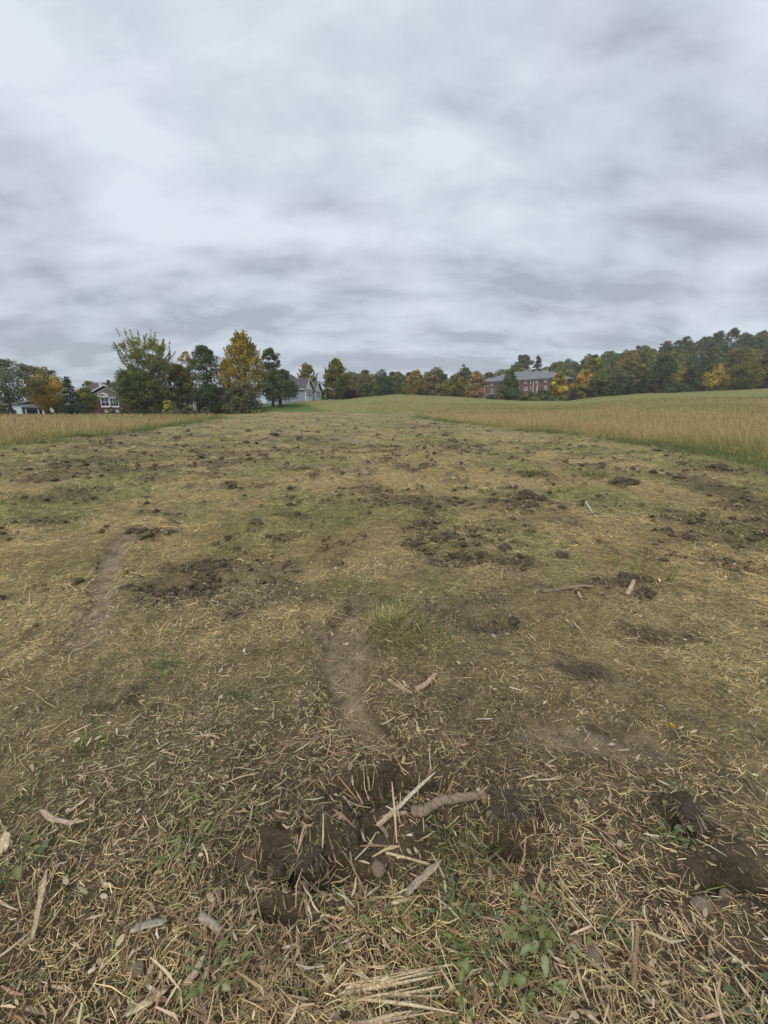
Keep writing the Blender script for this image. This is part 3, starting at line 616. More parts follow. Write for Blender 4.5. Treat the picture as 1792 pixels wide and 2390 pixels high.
def make_broadleaf(seed, h, w, h0, prof, pal, leaf, nclump, nleaf, cr=0.16, spiky=0.0, dens=1.0, trunk_r=None, limbs=12, gap=0.0):
    """returns (trunk mesh, crown mesh) standing at the origin"""
    rg = np.random.default_rng(seed); pf = PROFILE[prof]; pal = np.array(pal) * np.array([2.7, 2.5, 2.0])
    ch = h - h0; tt = rg.beta(1.15, 1.1, nclump); ang = rg.uniform(0, 6.283, nclump)
    lob = 1 + 0.22 * np.sin(ang * 2 + rg.uniform(0, 6)) * rg.random() + 0.14 * np.sin(ang * 3 + rg.uniform(0, 6) + tt * 5)
    rr = pf(tt) * w * 0.5 * lob; rad = rr * np.sqrt(rg.uniform(0.05, 1.0, nclump)) * 0.86
    C = np.stack([np.cos(ang) * rad, np.sin(ang) * rad, h0 + ch * (0.06 + 0.86 * tt)], 1)
    rc = (cr * min(w, ch * 1.2)) * rg.uniform(0.65, 1.25, nclump) * (0.7 + 0.5 * (1 - tt))
    ax = np.array([0, 0, h0 + ch * 0.35]); outw = unit(C - ax)
    per = max(6, nleaf // nclump); Vs, Cs = [], []
    ccol = pal[rg.integers(0, len(pal), nclump)] * rg.normal(1, 0.10, (nclump, 1))
    for i in range(nclump):
        k = int(per * rg.uniform(0.6, 1.4)); d = unit(rg.normal(size=(k, 3)) + outw[i] * 0.35 + np.array([0, 0, 0.15]))
        P = C[i] + d * rc[i] * (rg.uniform(0.25, 1.0, (k, 1)) ** 0.6) * np.array([1.05, 1.05, 0.8])
        nr = unit(d + rg.normal(0, 0.55, (k, 3)) + np.array([0, 0, 0.35]))
        col = ccol[i] * rg.normal(1, 0.16, (k, 1)) * rg.normal(1, 0.05, (k, 3))
        v, c = leaf_quads(rg, P, nr, leaf, col.clip(0.004, 0.8)); Vs.append(v); Cs.append(c)
    shoots = []
    if spiky > 0:
        ns = int(nclump * 1.5); t2 = rg.uniform(0.12, 1.0, ns) ** 0.75; a2 = rg.uniform(0, 6.283, ns); r2 = pf(t2) * w * 0.5
        for i in range(ns):
            o = np.array([math.cos(a2[i]), math.sin(a2[i]), 0]); rr2 = r2[i] * rg.uniform(0.45, 0.92)
            b = o * rr2 + np.array([0, 0, h0 + ch * t2[i] * 0.88]); dr = o * (0.75 - 0.4 * t2[i]) + np.array([0, 0, 0.55 + 0.5 * t2[i]]) + rg.normal(0, 0.16, 3)
            dr /= np.linalg.norm(dr); Ls = spiky * rg.uniform(0.6, 1.25); k = max(8, int(per * 0.65)); s = rg.uniform(0, 1, k)[:, None]
            P = b + dr * Ls * s + rg.normal(0, 1, (k, 3)) * (Ls * 0.085 * (1.1 - s)); shoots.append((b, b + dr * Ls))
            nr = unit(rg.normal(size=(k, 3)) + np.array([0, 0, 0.5]))
            col = pal[rg.integers(0, len(pal))] * rg.normal(1.05, 0.15, (k, 1)) * rg.normal(1, 0.05, (k, 3))
            v, c = leaf_quads(rg, P, nr, leaf * 0.85, col.clip(0.004, 0.8)); Vs.append(v); Cs.append(c)
    V = np.concatenate(Vs); cr_me = np_mesh('crown', V, np.arange(len(V)).reshape(-1, 4), M_LEAF, np.concatenate(Cs))
    tr_ = trunk_r or 0.022 * h; TV, TF = [], []; lean = rg.normal(0, 0.015 * h, 2)
    top = h0 + ch * 0.72; pts = [Vector((lean[0] * s, lean[1] * s, -0.15 + (top + 0.15) * s)) for s in np.linspace(0, 1, 6)]
    tube(pts, [tr_ * 1.25, tr_, tr_ * 0.85, tr_ * 0.62, tr_ * 0.4, tr_ * 0.15], 7, TV, TF)
    for i in rg.choice(nclump, min(limbs, nclump), replace=False):
        e_ = Vector(C[i]); zb = h0 * 0.75 + (e_.z - h0) * 0.45; s = np.clip((zb + 0.15) / (top + 0.15), 0.1, 0.9); b = pts[0].lerp(pts[-1], s)
        mid = b.lerp(e_, 0.5) + Vector((0, 0, -0.05 * h * rg.random())); r_ = tr_ * 0.36 * (1 - 0.5 * s)
        tube([b, mid, e_], [r_, r_ * 0.7, r_ * 0.25], 5, TV, TF)
    for b, e_ in shoots[::3]: s = np.clip((b[2] * 0.8 + 0.15) / (top + 0.15), 0.1, 0.9); tube([pts[0].lerp(pts[-1], s), Vector(b), Vector(e_)], [tr_ * 0.16, tr_ * 0.10, tr_ * 0.04], 4, TV, TF)
    return np_mesh('trunk', TV, np.array(TF), M_BARK, None, True), cr_me
def make_conifer(seed, h, w, pal, leaf, tiers=16, per=11, nn=26, droop=0.25, h0=0.03):
    rg = np.random.default_rng(seed); pal = np.array(pal) * np.array([1.9, 1.85, 1.5]); Vs, Cs = [], []; TV, TF = [], []
    tube([(0, 0, -0.1), (0, 0, h * 0.5), (0, 0, h * 0.99)], [0.025 * h, 0.014 * h, 0.004 * h], 6, TV, TF)
    for i in range(tiers):
        t = (i + rg.uniform(0, 0.5)) / tiers; z0 = h * (h0 + (0.98 - h0) * t); rl = w * 0.5 * (1.02 - t) ** 0.85
        for j in range(max(4, int(per * (1.1 - 0.6 * t)))):
            a = rg.uniform(0, 6.283); L = rl * rg.uniform(0.72, 1.12) + 0.04 * w; o = np.array([math.cos(a), math.sin(a), 0]); s = rg.uniform(0.12, 1, int(nn * (1.1 - 0.5 * t)))[:, None]
            side = np.array([-o[1], o[0], 0]); kk = len(s)
            P = np.array([0, 0, z0]) + o * L * s + np.array([0, 0, 1.0]) * (-droop * L * s ** 1.4 + 0.10 * L * s ** 3) + side * rg.normal(0, 0.16, (kk, 1)) * L * (1.15 - s) + rg.normal(0, 0.02 * w, (kk, 3))
            nr = unit(rg.normal(0, 0.6, (kk, 3)) + np.array([0, 0, 0.8]) + o * 0.3)
            col = pal[rg.integers(0, len(pal))] * rg.normal(1, 0.16, (kk, 1)) * rg.normal(1, 0.04, (kk, 3))
            v, c = leaf_quads(rg, P, nr, leaf, col.clip(0.004, 0.6)); Vs.append(v); Cs.append(c)
            if j % 2 == 0: tube([(0, 0, z0), tuple(np.array([0, 0, z0 - droop * L * 0.7]) + o * L * 0.85)], [0.006 * h * (1.1 - t), 0.001 * h], 4, TV, TF)
    V = np.concatenate(Vs)
    return np_mesh('trunk', TV, np.array(TF), M_BARK, None, True), np_mesh('crown', V, np.arange(len(V)).reshape(-1, 4), M_LEAF, np.concatenate(Cs))
DARK = [[.050, .068, .028], [.044, .061, .027], [.060, .078, .030]]
DEEP = [[.038, .053, .025], [.044, .058, .028], [.034, .048, .025]]
GREYG = [[.058, .072, .042], [.070, .082, .050], [.046, .060, .036]]
OLIVE = [[.085, .095, .028], [.070, .085, .026], [.105, .105, .030]]
LIME = [[.11, .125, .030], [.13, .14, .035], [.085, .11, .028]]
YELG = [[.145, .130, .034], [.115, .115, .034], [.175, .145, .036]]
GOLD = [[.225, .165, .036], [.19, .148, .034], [.25, .180, .04], [.15, .128, .034]]
ORNG = [[.25, .165, .050], [.22, .145, .050], [.27, .19, .060]]
TANT = [[.175, .14, .075], [.15, .125, .066], [.20, .155, .085]]
GOLD = [[c * 0.78 for c in q] for q in GOLD]
ORNG = [[c * 0.78 for c in q] for q in ORNG]
TANT = [[c * 0.78 for c in q] for q in TANT]
YELG = [[c * 0.78 for c in q] for q in YELG]
SPRUCE = [[.040, .058, .046], [.050, .068, .056], [.032, .048, .038]]
RUST = [[.13, .09, .042], [.12, .088, .04]]
MOSS = [[.068, .078, .032], [.080, .088, .034], [.058, .070, .030]]

def stand(name, meshes, label, cat, px, Y, top=None, base_h=None, group=None, rz=0.0, parts=('trunk', 'crown'), sc=None):
    X = at(px, 945, Y).x; z = H1(X, Y)
    o = thing(name, label, cat, (X, Y, z), rz, group)
    for nm, me in zip(parts, meshes): link(nm, me, o)
    if sc: o.scale = sc
    return o
def dims(px, wpx, top, Y):
    X = at(px, 945, Y).x; return at(px, top, Y).z - H1(X, Y), wpx / (F_PX / cth) * Y
_sd = [100]
def broad(name, label, px, wpx, top, Y, prof, pal, h0f=0.12, leaf=None, ncl=70, nl=4200, cr=0.17, spiky=0.0, cat='tree', **kw):
    _sd[0] += 1; h, w = dims(px, wpx, top, Y)
    me = make_broadleaf(_sd[0], h, w, h * h0f, prof, pal, leaf or 0.0032 * Y, int(ncl * 1.4), int(nl * 2.1), cr, spiky, **kw)
    return stand(name, me, label, cat, px, Y, parts=('trunk', 'crown') if cat == 'tree' else ('stem', 'foliage'))
def conif(name, label, px, wpx, top, Y, pal, leaf=None, **kw):
    _sd[0] += 1; h, w = dims(px, wpx, top, Y)
    return stand(name, make_conifer(_sd[0], h, w, pal, leaf or 0.0031 * Y, **kw), label, 'tree', px, Y)

# left group, around the houses
broad('broadleaf_tree', 'loose grey green tree in front of the white outbuilding', 22, 165, 835, 60, 'round', GREYG, 0.26, ncl=95, nl=5200, cr=0.15)
broad('broadleaf_tree', 'yellowing green tree behind the orange maple', 88, 62, 850, 84, 'oval', YELG + OLIVE, 0.1, ncl=45, nl=2600)
broad('broadleaf_tree', 'mid green tree rising behind the orange maple, beside the spruce', 122, 66, 852, 92, 'round', OLIVE + DARK, 0.1, ncl=50, nl=2600)
broad('maple_tree', 'small orange and yellow maple beside the blue spruce', 114, 84, 872, 66, 'round', [[.26, .195, .046], [.225, .175, .044], [.18, .15, .042]], 0.10, ncl=85, nl=4800, cr=0.17)
conif('spruce_tree', 'dark blue green spruce with pointed top beside the orange maple', 167, 56, 876, 64, SPRUCE, tiers=20, per=13, nn=24)
broad('small_tree', 'lime green low tree in front of the red house', 203, 50, 903, 70, 'round', LIME + OLIVE, 0.05, ncl=45, nl=2800, cr=0.2)
broad('broadleaf_tree', 'thin tree top showing above the red house roof', 213, 34, 880, 125, 'round', OLIVE, 0.1, ncl=24, nl=1200)
broad('broadleaf_tree', 'dense dark green tree hiding the right end of the red house', 322, 100, 858, 70, 'round', DARK + [[.062, .085, .024]], 0.04, ncl=90, nl=5600, cr=0.16)
broad('maple_tree', 'tall loose maple with spiky upright branches beside the red house', 358, 132, 782, 73, 'vase', [[.11, .125, .040], [.125, .135, .042], [.095, .112, .038]], 0.16, ncl=62, nl=4300, cr=0.11, spiky=2.2, limbs=26)
broad('broadleaf_tree', 'green under storey tree at the foot of the spiky maple', 350, 105, 885, 71, 'round', MOSS + OLIVE, 0.04, ncl=60, nl=3600)
broad('broadleaf_tree', 'yellow green tree beside the small porch', 425, 62, 845, 76, 'oval', YELG + OLIVE + OLIVE, 0.06, ncl=55, nl=3200, spiky=0.7)
broad('broadleaf_tree', 'pale orange tree top behind the dark oak', 447, 44, 812, 100, 'round', ORNG + TANT, 0.15, ncl=30, nl=1700)
broad('oak_tree', 'tall dark green oak beside the golden tree', 487, 94, 800, 84, 'oval', DARK + DEEP, 0.06, ncl=95, nl=5600, cr=0.15)
broad('golden_tree', 'tallest tree, golden yellow with spiky upright twigs', 575, 112, 766, 82, 'egg', GOLD + GOLD + [[.30, .20, .05]], 0.13, ncl=85, nl=5600, cr=0.13, spiky=1.5, limbs=22)
broad('broadleaf_tree', 'rusty yellow side tree leaning on the golden tree', 538, 48, 832, 86, 'oval', GOLD + TANT, 0.1, ncl=32, nl=1900)
broad('broadleaf_tree', 'narrow dark green tree behind the golden tree', 638, 56, 803, 90, 'oval', DEEP + DARK, 0.08, ncl=55, nl=3200)
broad('apple_tree', 'dark low spreading tree with black trunk on the lawn', 654, 104, 862, 82, 'spread', DEEP + [[.045, .062, .030]], 0.22, ncl=75, nl=4600, cr=0.16, trunk_r=0.34)
broad('round_bush', 'large grey green bush at the end of the tan grass', 568, 92, 890, 75, 'bush', [[.075, .078, .046], [.060, .066, .038], [.085, .086, .052]], 0.02, ncl=85, nl=5200, cr=0.15, cat='bush')
broad('evergreen_bush', 'dark evergreen bush next to the small porch', 492, 56, 895, 77, 'bush', DARK + DEEP, 0.02, ncl=45, nl=2800, cr=0.2, cat='bush')
broad('broadleaf_tree', 'spiky olive tree behind the grey house', 719, 46, 848, 135, 'oval', OLIVE + YELG, 0.18, ncl=40, nl=2400, spiky=1.3)
broad('broadleaf_tree', 'olive green tree at the corner of the grey house', 785, 68, 833, 113, 'egg', OLIVE + [[.10, .115, .03]], 0.07, ncl=80, nl=4400, cr=0.14, spiky=1.0)
broad('broadleaf_tree', 'yellow tinged tree close behind the olive tree', 808, 36, 868, 120, 'oval', YELG + OLIVE, 0.05, ncl=30, nl=1600)
broad('small_shrub', 'lime green shrub at the foot of the spiky maple', 392, 28, 932, 66, 'bush', LIME, 0.02, ncl=22, nl=1100, cr=0.24, cat='shrub')
broad('small_shrub', 'pale green shrub between the evergreen bush and the grey green bush', 533, 34, 945, 73, 'bush', LIME + GREYG, 0.02, ncl=22, nl=900, cr=0.24, cat='shrub')
broad('small_shrub', 'low green shrub on the lawn edge beside the grey green bush', 588, 50, 956, 73, 'bush', LIME + OLIVE, 0.02, ncl=24, nl=900, cr=0.2, cat='shrub')
broad('small_shrub', 'grey leaved shrub below the small porch', 478, 22, 950, 71, 'bush', GREYG, 0.02, ncl=16, nl=700, cr=0.24, cat='shrub')
broad('small_shrub', 'dark shrub at the far corner of the white outbuilding', 6, 44, 944, 64, 'bush', GREYG + DARK, 0.02, ncl=24, nl=1300, cr=0.2, cat='shrub')
broad('small_shrub', 'dull green shrub under the porch columns', 440, 46, 950, 72, 'bush', DARK + OLIVE, 0.02, ncl=22, nl=1100, cr=0.2, cat='shrub')
for px, tp, wd, lab in ((257, 950, 16, 'small shrub under the left basement window of the red house'), (283, 949, 18, 'small shrub under the right basement window of the red house')):
    broad('small_shrub', lab, px, wd, tp, 76, 'bush', LIME + GREYG, 0.02, ncl=12, nl=500, cr=0.28, cat='shrub')
# foot of the hill
broad('hedge_shrub', 'green hedge shrub between the grey house and the olive tree', 764, 46, 908, 126, 'bush', MOSS + DARK, 0.02, ncl=26, nl=1300, cr=0.2, cat='shrub')
broad('hedge_shrub', 'dull green hedge shrub behind the olive tree', 800, 50, 902, 128, 'bush', MOSS + OLIVE, 0.02, ncl=26, nl=1300, cr=0.2, cat='shrub')
broad('round_bush', 'clipped round dark bush beyond the grassy rise', 862, 70, 893, 120, 'bush', DEEP + DARK, 0.02, ncl=80, nl=4200, cr=0.14, cat='bush')
broad('purple_shrub', 'dark purple shrub beside the round dark bush', 822, 28, 905, 119, 'bush', [[.05, .028, .036], [.06, .035, .040]], 0.02, ncl=20, nl=900, cr=0.22, cat='shrub')
broad('broadleaf_tree', 'orange topped green tree past the grassy rise', 968, 52, 862, 150, 'egg', OLIVE + GOLD + [[.15, .11, .04]], 0.05, ncl=55, nl=2600)
broad('small_tree', 'small salmon orange tree beside the orange topped tree', 1005, 40, 872, 156, 'round', [[.14, .098, .052], [.15, .105, .055], [.085, .08, .036]], 0.08, ncl=30, nl=1500)
broad('broadleaf_tree', 'yellow green tree in front of the dark pine', 1060, 52, 872, 148, 'egg', YELG + OLIVE, 0.05, ncl=50, nl=2400)
broad('broadleaf_tree', 'green tree between the salmon tree and the yellow green tree', 1030, 44, 895, 142, 'round', OLIVE + MOSS, 0.04, ncl=40, nl=1900)
conif('pine_tree', 'dark pointed pine above the yellow green tree', 1078, 36, 848, 185, DEEP + SPRUCE, tiers=14, per=10, nn=20)
broad('tan_tree', 'tan brown tree in front of the left end of the brick building', 1107, 50, 864, 134, 'egg', TANT + [[.20, .18, .07]], 0.05, ncl=60, nl=3000)
broad('evergreen_tree', 'broad dark evergreen standing before the brick building', 1186, 74, 862, 134, 'cone', DARK + DEEP, 0.03, ncl=90, nl=3600, cr=0.13)
broad('yellow_tree', 'narrow yellow tree at the right end of the brick building', 1300, 44, 862, 136, 'egg', YELG + [[.26, .22, .04]], 0.05, ncl=48, nl=2400, spiky=0.8)
broad('orange_tree', 'bright orange tree with green foot near the small spruce', 1356, 46, 862, 142, 'egg', GOLD + [[.20, .135, .042]], 0.22, ncl=48, nl=2300)
broad('small_tree', 'lime green tree under the bright orange tree', 1357, 42, 895, 140, 'round', LIME + YELG, 0.03, ncl=35, nl=1700)
conif('spruce_tree', 'small dark spruce in front of the bright orange tree', 1337, 30, 906, 132, SPRUCE + DARK, tiers=12, per=10, nn=18)
broad('broadleaf_tree', 'dark green round headed tree right of the bright orange tree', 1393, 50, 874, 136, 'round', DARK + MOSS, 0.03, ncl=50, nl=2500)
broad('broadleaf_tree', 'mid green tree next to the paired spruces', 1420, 40, 884, 140, 'round', MOSS + DARK, 0.03, ncl=38, nl=1800)
conif('spruce_tree', 'dark spruce, broader of the pair at the meadow edge', 1463, 30, 876, 136, SPRUCE + DEEP, tiers=12, per=10, nn=18)
conif('spruce_tree', 'dark spruce, narrower of the pair at the meadow edge', 1494, 26, 872, 138, SPRUCE + DEEP, tiers=12, per=10, nn=18)
broad('broadleaf_tree', 'brownish green tree right of the paired spruces', 1525, 44, 868, 150, 'oval', MOSS + TANT, 0.04, ncl=36, nl=1800)
broad('low_evergreen', 'very dark low evergreen at the meadow edge', 1572, 66, 893, 137, 'bush', DEEP, 0.02, ncl=45, nl=2200, cr=0.18, cat='bush')
broad('yellow_tree', 'yellow crowned tree above the low dark evergreen', 1593, 50, 858, 152, 'round', GOLD + OLIVE + YELG, 0.08, ncl=40, nl=2000)
broad('yellow_tree', 'wide pale yellow tree at the meadow edge', 1650, 64, 848, 150, 'egg', [[.25, .20, .05], [.21, .18, .05], [.30, .23, .06]], 0.05, ncl=60, nl=2900, spiky=0.9)
broad('broadleaf_tree', 'round green tree with pale top right of the wide yellow tree', 1731, 62, 842, 143, 'round', OLIVE + [[.12, .135, .04]], 0.04, ncl=60, nl=2900)
broad('broadleaf_tree', 'golden brown tree beside the round pale topped tree', 1786, 60, 826, 150, 'oval', GOLD + MOSS + TANT, 0.04, ncl=55, nl=2700)
broad('broadleaf_tree', 'large golden tree standing above the dark round headed tree', 1456, 58, 814, 188, 'egg', [[.17, .13, .04], [.15, .12, .04], [.115, .105, .038]], 0.08, ncl=60, nl=2900)
broad('broadleaf_tree', 'tall round crowned tree above the brick building roof', 1212, 42, 824, 235, 'round', DARK, 0.20, ncl=40, nl=1800)
conif('pine_tree', 'lone pointed pine on the ridge above the brick building', 1247, 40, 826, 240, DEEP, tiers=14, per=14, nn=22)
conif('pine_tree', 'lone pointed pine on the ridge above the golden hill tree', 1520, 26, 800, 230, DEEP + SPRUCE, tiers=12, per=9, nn=16)
for px, wd, tp, Y, pal, lab in ((1235, 60, 915, 136, MOSS + DARK, 'dark shrub against the brick wall'), (1260, 50, 908, 139, DARK, 'tall dark shrub below the brick building windows'), (1290, 44, 912, 139, DARK + OLIVE, 'dark shrub below the last upper window of the brick building'),
                                (1246, 30, 927, 131, LIME, 'small lime shrub before the brick building'), (1222, 34, 921, 132, OLIVE + LIME, 'olive shrub between the broad evergreen and the lime shrub'), (1278, 46, 920, 132, MOSS + GREYG, 'grey green shrub beside the narrow yellow tree'), (1312, 40, 922, 133, OLIVE + GREYG, 'low green shrub at the foot of the narrow yellow tree'),
                                (1150, 34, 920, 133, MOSS, 'green shrub between the broad evergreen and the board fence')):
    broad('shrub', lab, px, wd, tp, Y, 'bush', pal, 0.02, ncl=24, nl=1100, cr=0.2, cat='shrub')

# the wood on the hill: prototypes, then copies
PROTO = []
_defs = [('dark green round crowned tree in the hillside wood', 'round', DARK + MOSS), ('dark green oval tree in the hillside wood', 'oval', DARK + DEEP), ('olive green round tree in the hillside wood', 'round', OLIVE + MOSS),
         ('moss green oval tree in the hillside wood', 'oval', MOSS), ('yellowing tree in the hillside wood', 'egg', YELG + OLIVE + OLIVE + MOSS), ('rust tinged tree in the hillside wood', 'round', MOSS + MOSS + RUST), ('deep green broad tree in the hillside wood', 'spread', DEEP + DARK)]
for i, (lab, prof, pal) in enumerate(_defs):
    for v in range(2):
        PROTO.append((lab, make_broadleaf(900 + i * 7 + v, 13.0, 10.5 if prof != 'oval' else 8.5, 1.2, prof, pal, 0.58, 60, 2700, 0.17)))
rw = random.Random(5); placed = []
def try_wood(px, Y, sc, wts):
    X = at(px, 945, Y).x
    if any((X - a) ** 2 + (Y - b) ** 2 < (5.2 * (sc + c) * 0.62) ** 2 for a, b, c in placed): return
    placed.append((X, Y, sc)); k = rw.choices(range(7), wts)[0]; lab, me = PROTO[k * 2 + rw.randrange(2)]
    o = thing('wood_tree', lab, 'tree', (X, Y, H1(X, Y) - 0.3), rw.uniform(0, 6.28), 'trees of the hillside wood')
    o.scale = (sc * rw.uniform(0.9, 1.15), sc * rw.uniform(0.9, 1.15), sc * rw.uniform(0.88, 1.12))
    link('trunk', me[0], o); link('crown', me[1], o)
WT = [5, 4, 6, 6, 1.2, 0.35, 3]
for _ in range(2600):
    if len(placed) > 285: break
    px = rw.uniform(815, 1980); fx = np.interp(px, [815, 1000, 1100, 1300, 1400, 2000], [150, 158, 190, 165, 148, 145]); Y = fx + (rw.random() ** 1.4) * np.interp(px, [815, 1100, 1300, 2000], [70, 90, 120, 140])
    sc = rw.uniform(0.72, 1.15) * np.interp(px, [815, 1050, 1300, 1792], [0.86, 0.82, 0.85, 1.0])
    try_wood(px, Y, sc, WT)
print('wood trees', len(placed))

# ------------------------------------------------------------------ buildings
def brick_mat(name, c1, c2, mortar, scale=1.0):
    m, t, b = new_mat(name); tcn = N(t, 'ShaderNodeTexCoord'); sp = N(t, 'ShaderNodeSeparateXYZ'); cb = N(t, 'ShaderNodeCombineXYZ')
    t.links.new(tcn.outputs['Object'], sp.inputs[0]); ad = N(t, 'ShaderNodeMath', operation='ADD'); t.links.new(sp.outputs[0], ad.inputs[0]); t.links.new(sp.outputs[1], ad.inputs[1])
    t.links.new(ad.outputs[0], cb.inputs[0]); t.links.new(sp.outputs[2], cb.inputs[1])
    br = N(t, 'ShaderNodeTexBrick'); br.inputs['Scale'].default_value = scale; br.inputs['Brick Width'].default_value = 0.22; br.inputs['Row Height'].default_value = 0.075; br.inputs['Mortar Size'].default_value = 0.008
    br.inputs['Color1'].default_value = (*c1, 1); br.inputs['Color2'].default_value = (*c2, 1); br.inputs['Mortar'].default_value = (*mortar, 1)
    t.links.new(cb.outputs[0], br.inputs['Vector']); t.links.new(br.outputs[0], b.inputs['Base Color']); b.inputs['Roughness'].default_value = 0.9
    return m
M_BRICK = brick_mat('red_brown_brick', (.185, .075, .055), (.13, .055, .042), (.20, .16, .14))
M_RED = plain('dark_red_siding', (.105, .022, .024), 0.7, 0.12, 3, stretch=(1, 1, 12))
M_TAUPE = plain('taupe_siding', (.15, .13, .115), 0.7, 0.12, 3, stretch=(1, 1, 12))
M_WHITE = plain('white_trim', (.66, .66, .65), 0.5, 0.05, 2)
M_GREYSIDE = plain('blue_grey_siding', (.275, .325, .375), 0.65, 0.06, 2, stretch=(1, 1, 14))
M_PALESIDE = plain('pale_grey_siding', (.64, .67, .70), 0.65, 0.06, 2, stretch=(1, 1, 14))
M_ROOF = plain('dark_grey_shingles', (.088, .086, .090), 0.9, 0.25, 5, 0.4, 20, stretch=(1, 1, 4))
M_ROOFB = plain('mid_grey_shingles', (.175, .178, .185), 0.9, 0.18, 5, 0.4, 20, stretch=(1, 1, 4))
M_ROOFT = plain('brown_grey_shingles', (.072, .063, .062), 0.9, 0.22, 5, 0.4, 20, stretch=(1, 1, 4))
M_GLASS, _t, _b = new_mat('window_glass'); _b.inputs['Base Color'].default_value = (.02, .024, .028, 1); _b.inputs['Roughness'].default_value = 0.08; _b.inputs['Specular IOR Level'].default_value = 0.6
M_FENCE = plain('weathered_grey_boards', (.21, .215, .215), 0.85, 0.25, 4, stretch=(8, 8, 1))
M_DARKWOOD = plain('dark_timber', (.035, .032, .030), 0.8, 0.3, 4)
M_METAL = plain('galvanised_metal', (.30, .31, .32), 0.5, 0.1, 6)

class MB:
    def __init__(s): s.V = []; s.F = []
    def box(s, x0, x1, y0, y1, z0, z1):
        b = len(s.V); s.V += [(x, y, z) for z in (z0, z1) for (x, y) in ((x0, y0), (x1, y0), (x1, y1), (x0, y1))]
        s.F += [tuple(b + i for i in f) for f in ((3, 2, 1, 0), (4, 5, 6, 7), (0, 1, 5, 4), (1, 2, 6, 5), (2, 3, 7, 6), (3, 0, 4, 7))]; return s
    def poly(s, pts, d):                       # flat polygon extruded by vector d
        b = len(s.V); n = len(pts); d = Vector(d); s.V += [tuple(p) for p in pts] + [tuple(Vector(p) + d) for p in pts]
        s.F += [tuple(range(b, b + n)), tuple(range(b + 2 * n - 1, b + n - 1, -1))] + [(b + i, b + n + i, b + n + (i + 1) % n, b + (i + 1) % n) for i in range(n)]; return s
    def build(s, name, mat, parent):
        me = bpy.data.meshes.new(name); me.from_pydata(s.V, [], s.F); me.materials.append(mat)
        bm = bmesh.new(); bm.from_mesh(me); bmesh.ops.recalc_face_normals(bm, faces=bm.faces); bm.to_mesh(me); bm.free()
        return link(name, me, parent)
def window_y(parent, x0, x1, z0, z1, y, cols=2, rows=2, fr=0.10, face=-1, mat=M_WHITE):
    """a window on a wall lying in the plane y, outside towards face*y"""
    f = MB(); d0, d1 = sorted((y + face * 0.02, y + face * 0.09))
    f.box(x0, x0 + fr, d0, d1, z0, z1).box(x1 - fr, x1, d0, d1, z0, z1).box(x0 + fr, x1 - fr, d0, d1, z0, z0 + fr).box(x0 + fr, x1 - fr, d0, d1, z1 - fr, z1)
    mt = fr * 0.45; m0, m1 = sorted((y + face * 0.025, y + face * 0.07))
    ix0, ix1, iz0, iz1 = x0 + fr, x1 - fr, z0 + fr, z1 - fr
    w = f.build('window', mat, parent); g = MB()
    for i in range(1, cols): xm = ix0 + (ix1 - ix0) * i / cols; g.box(xm - mt / 2, xm + mt / 2, m0, m1, iz0, iz1)
    for i in range(1, rows):
        zm = iz0 + (iz1 - iz0) * i / rows
        for j in range(cols): g.box(ix0 + (ix1 - ix0) * j / cols + mt / 2, ix0 + (ix1 - ix0) * (j + 1) / cols - mt / 2, m0 + 0.003, m1 - 0.003, zm - mt / 2, zm + mt / 2)
    if g.V: g.build('glazing_bars', mat, w)
    p0, p1 = sorted((y + face * 0.004, y + face * 0.018)); MB().box(ix0 - 0.01, ix1 + 0.01, p0, p1, iz0 - 0.01, iz1 + 0.01).build('pane', M_GLASS, w)
    s0, s1 = sorted((y + face * 0.02, y + face * 0.16)); MB().box(x0 - 0.06, x1 + 0.06, s0, s1, z0 - 0.09, z0 - 0.002).build('sill', mat, w)
    return w
def window_x(parent, y0, y1, z0, z1, x, cols=2, rows=2, fr=0.10, mat=M_WHITE):
    f = MB(); d0, d1 = x + 0.02, x + 0.09
    f.box(d0, d1, y0, y0 + fr, z0, z1).box(d0, d1, y1 - fr, y1, z0, z1).box(d0, d1, y0 + fr, y1 - fr, z0, z0 + fr).box(d0, d1, y0 + fr, y1 - fr, z1 - fr, z1)
    w = f.build('window', mat, parent); g = MB(); mt = fr * 0.5; iy0, iy1, iz0, iz1 = y0 + fr, y1 - fr, z0 + fr, z1 - fr
    for i in range(1, cols): ym = iy0 + (iy1 - iy0) * i / cols; g.box(x + 0.025, x + 0.07, ym - mt / 2, ym + mt / 2, iz0, iz1)
    for i in range(1, rows):
        zm = iz0 + (iz1 - iz0) * i / rows
        for j in range(cols): g.box(x + 0.028, x + 0.067, iy0 + (iy1 - iy0) * j / cols + mt / 2, iy0 + (iy1 - iy0) * (j + 1) / cols - mt / 2, zm - mt / 2, zm + mt / 2)
    if g.V: g.build('glazing_bars', mat, w)
    MB().box(x + 0.004, x + 0.018, iy0 - 0.01, iy1 + 0.01, iz0 - 0.01, iz1 + 0.01).build('pane', M_GLASS, w)
    return w
def gable_roof_x(m, x0, x1, yc, hw, ze, zr, th=0.16):   # ridge along x
    for sg in (-1, 1):
        m.poly([(x0, yc + sg * hw, ze), (x1, yc + sg * hw, ze), (x1, yc, zr), (x0, yc, zr)], (0, 0, th))
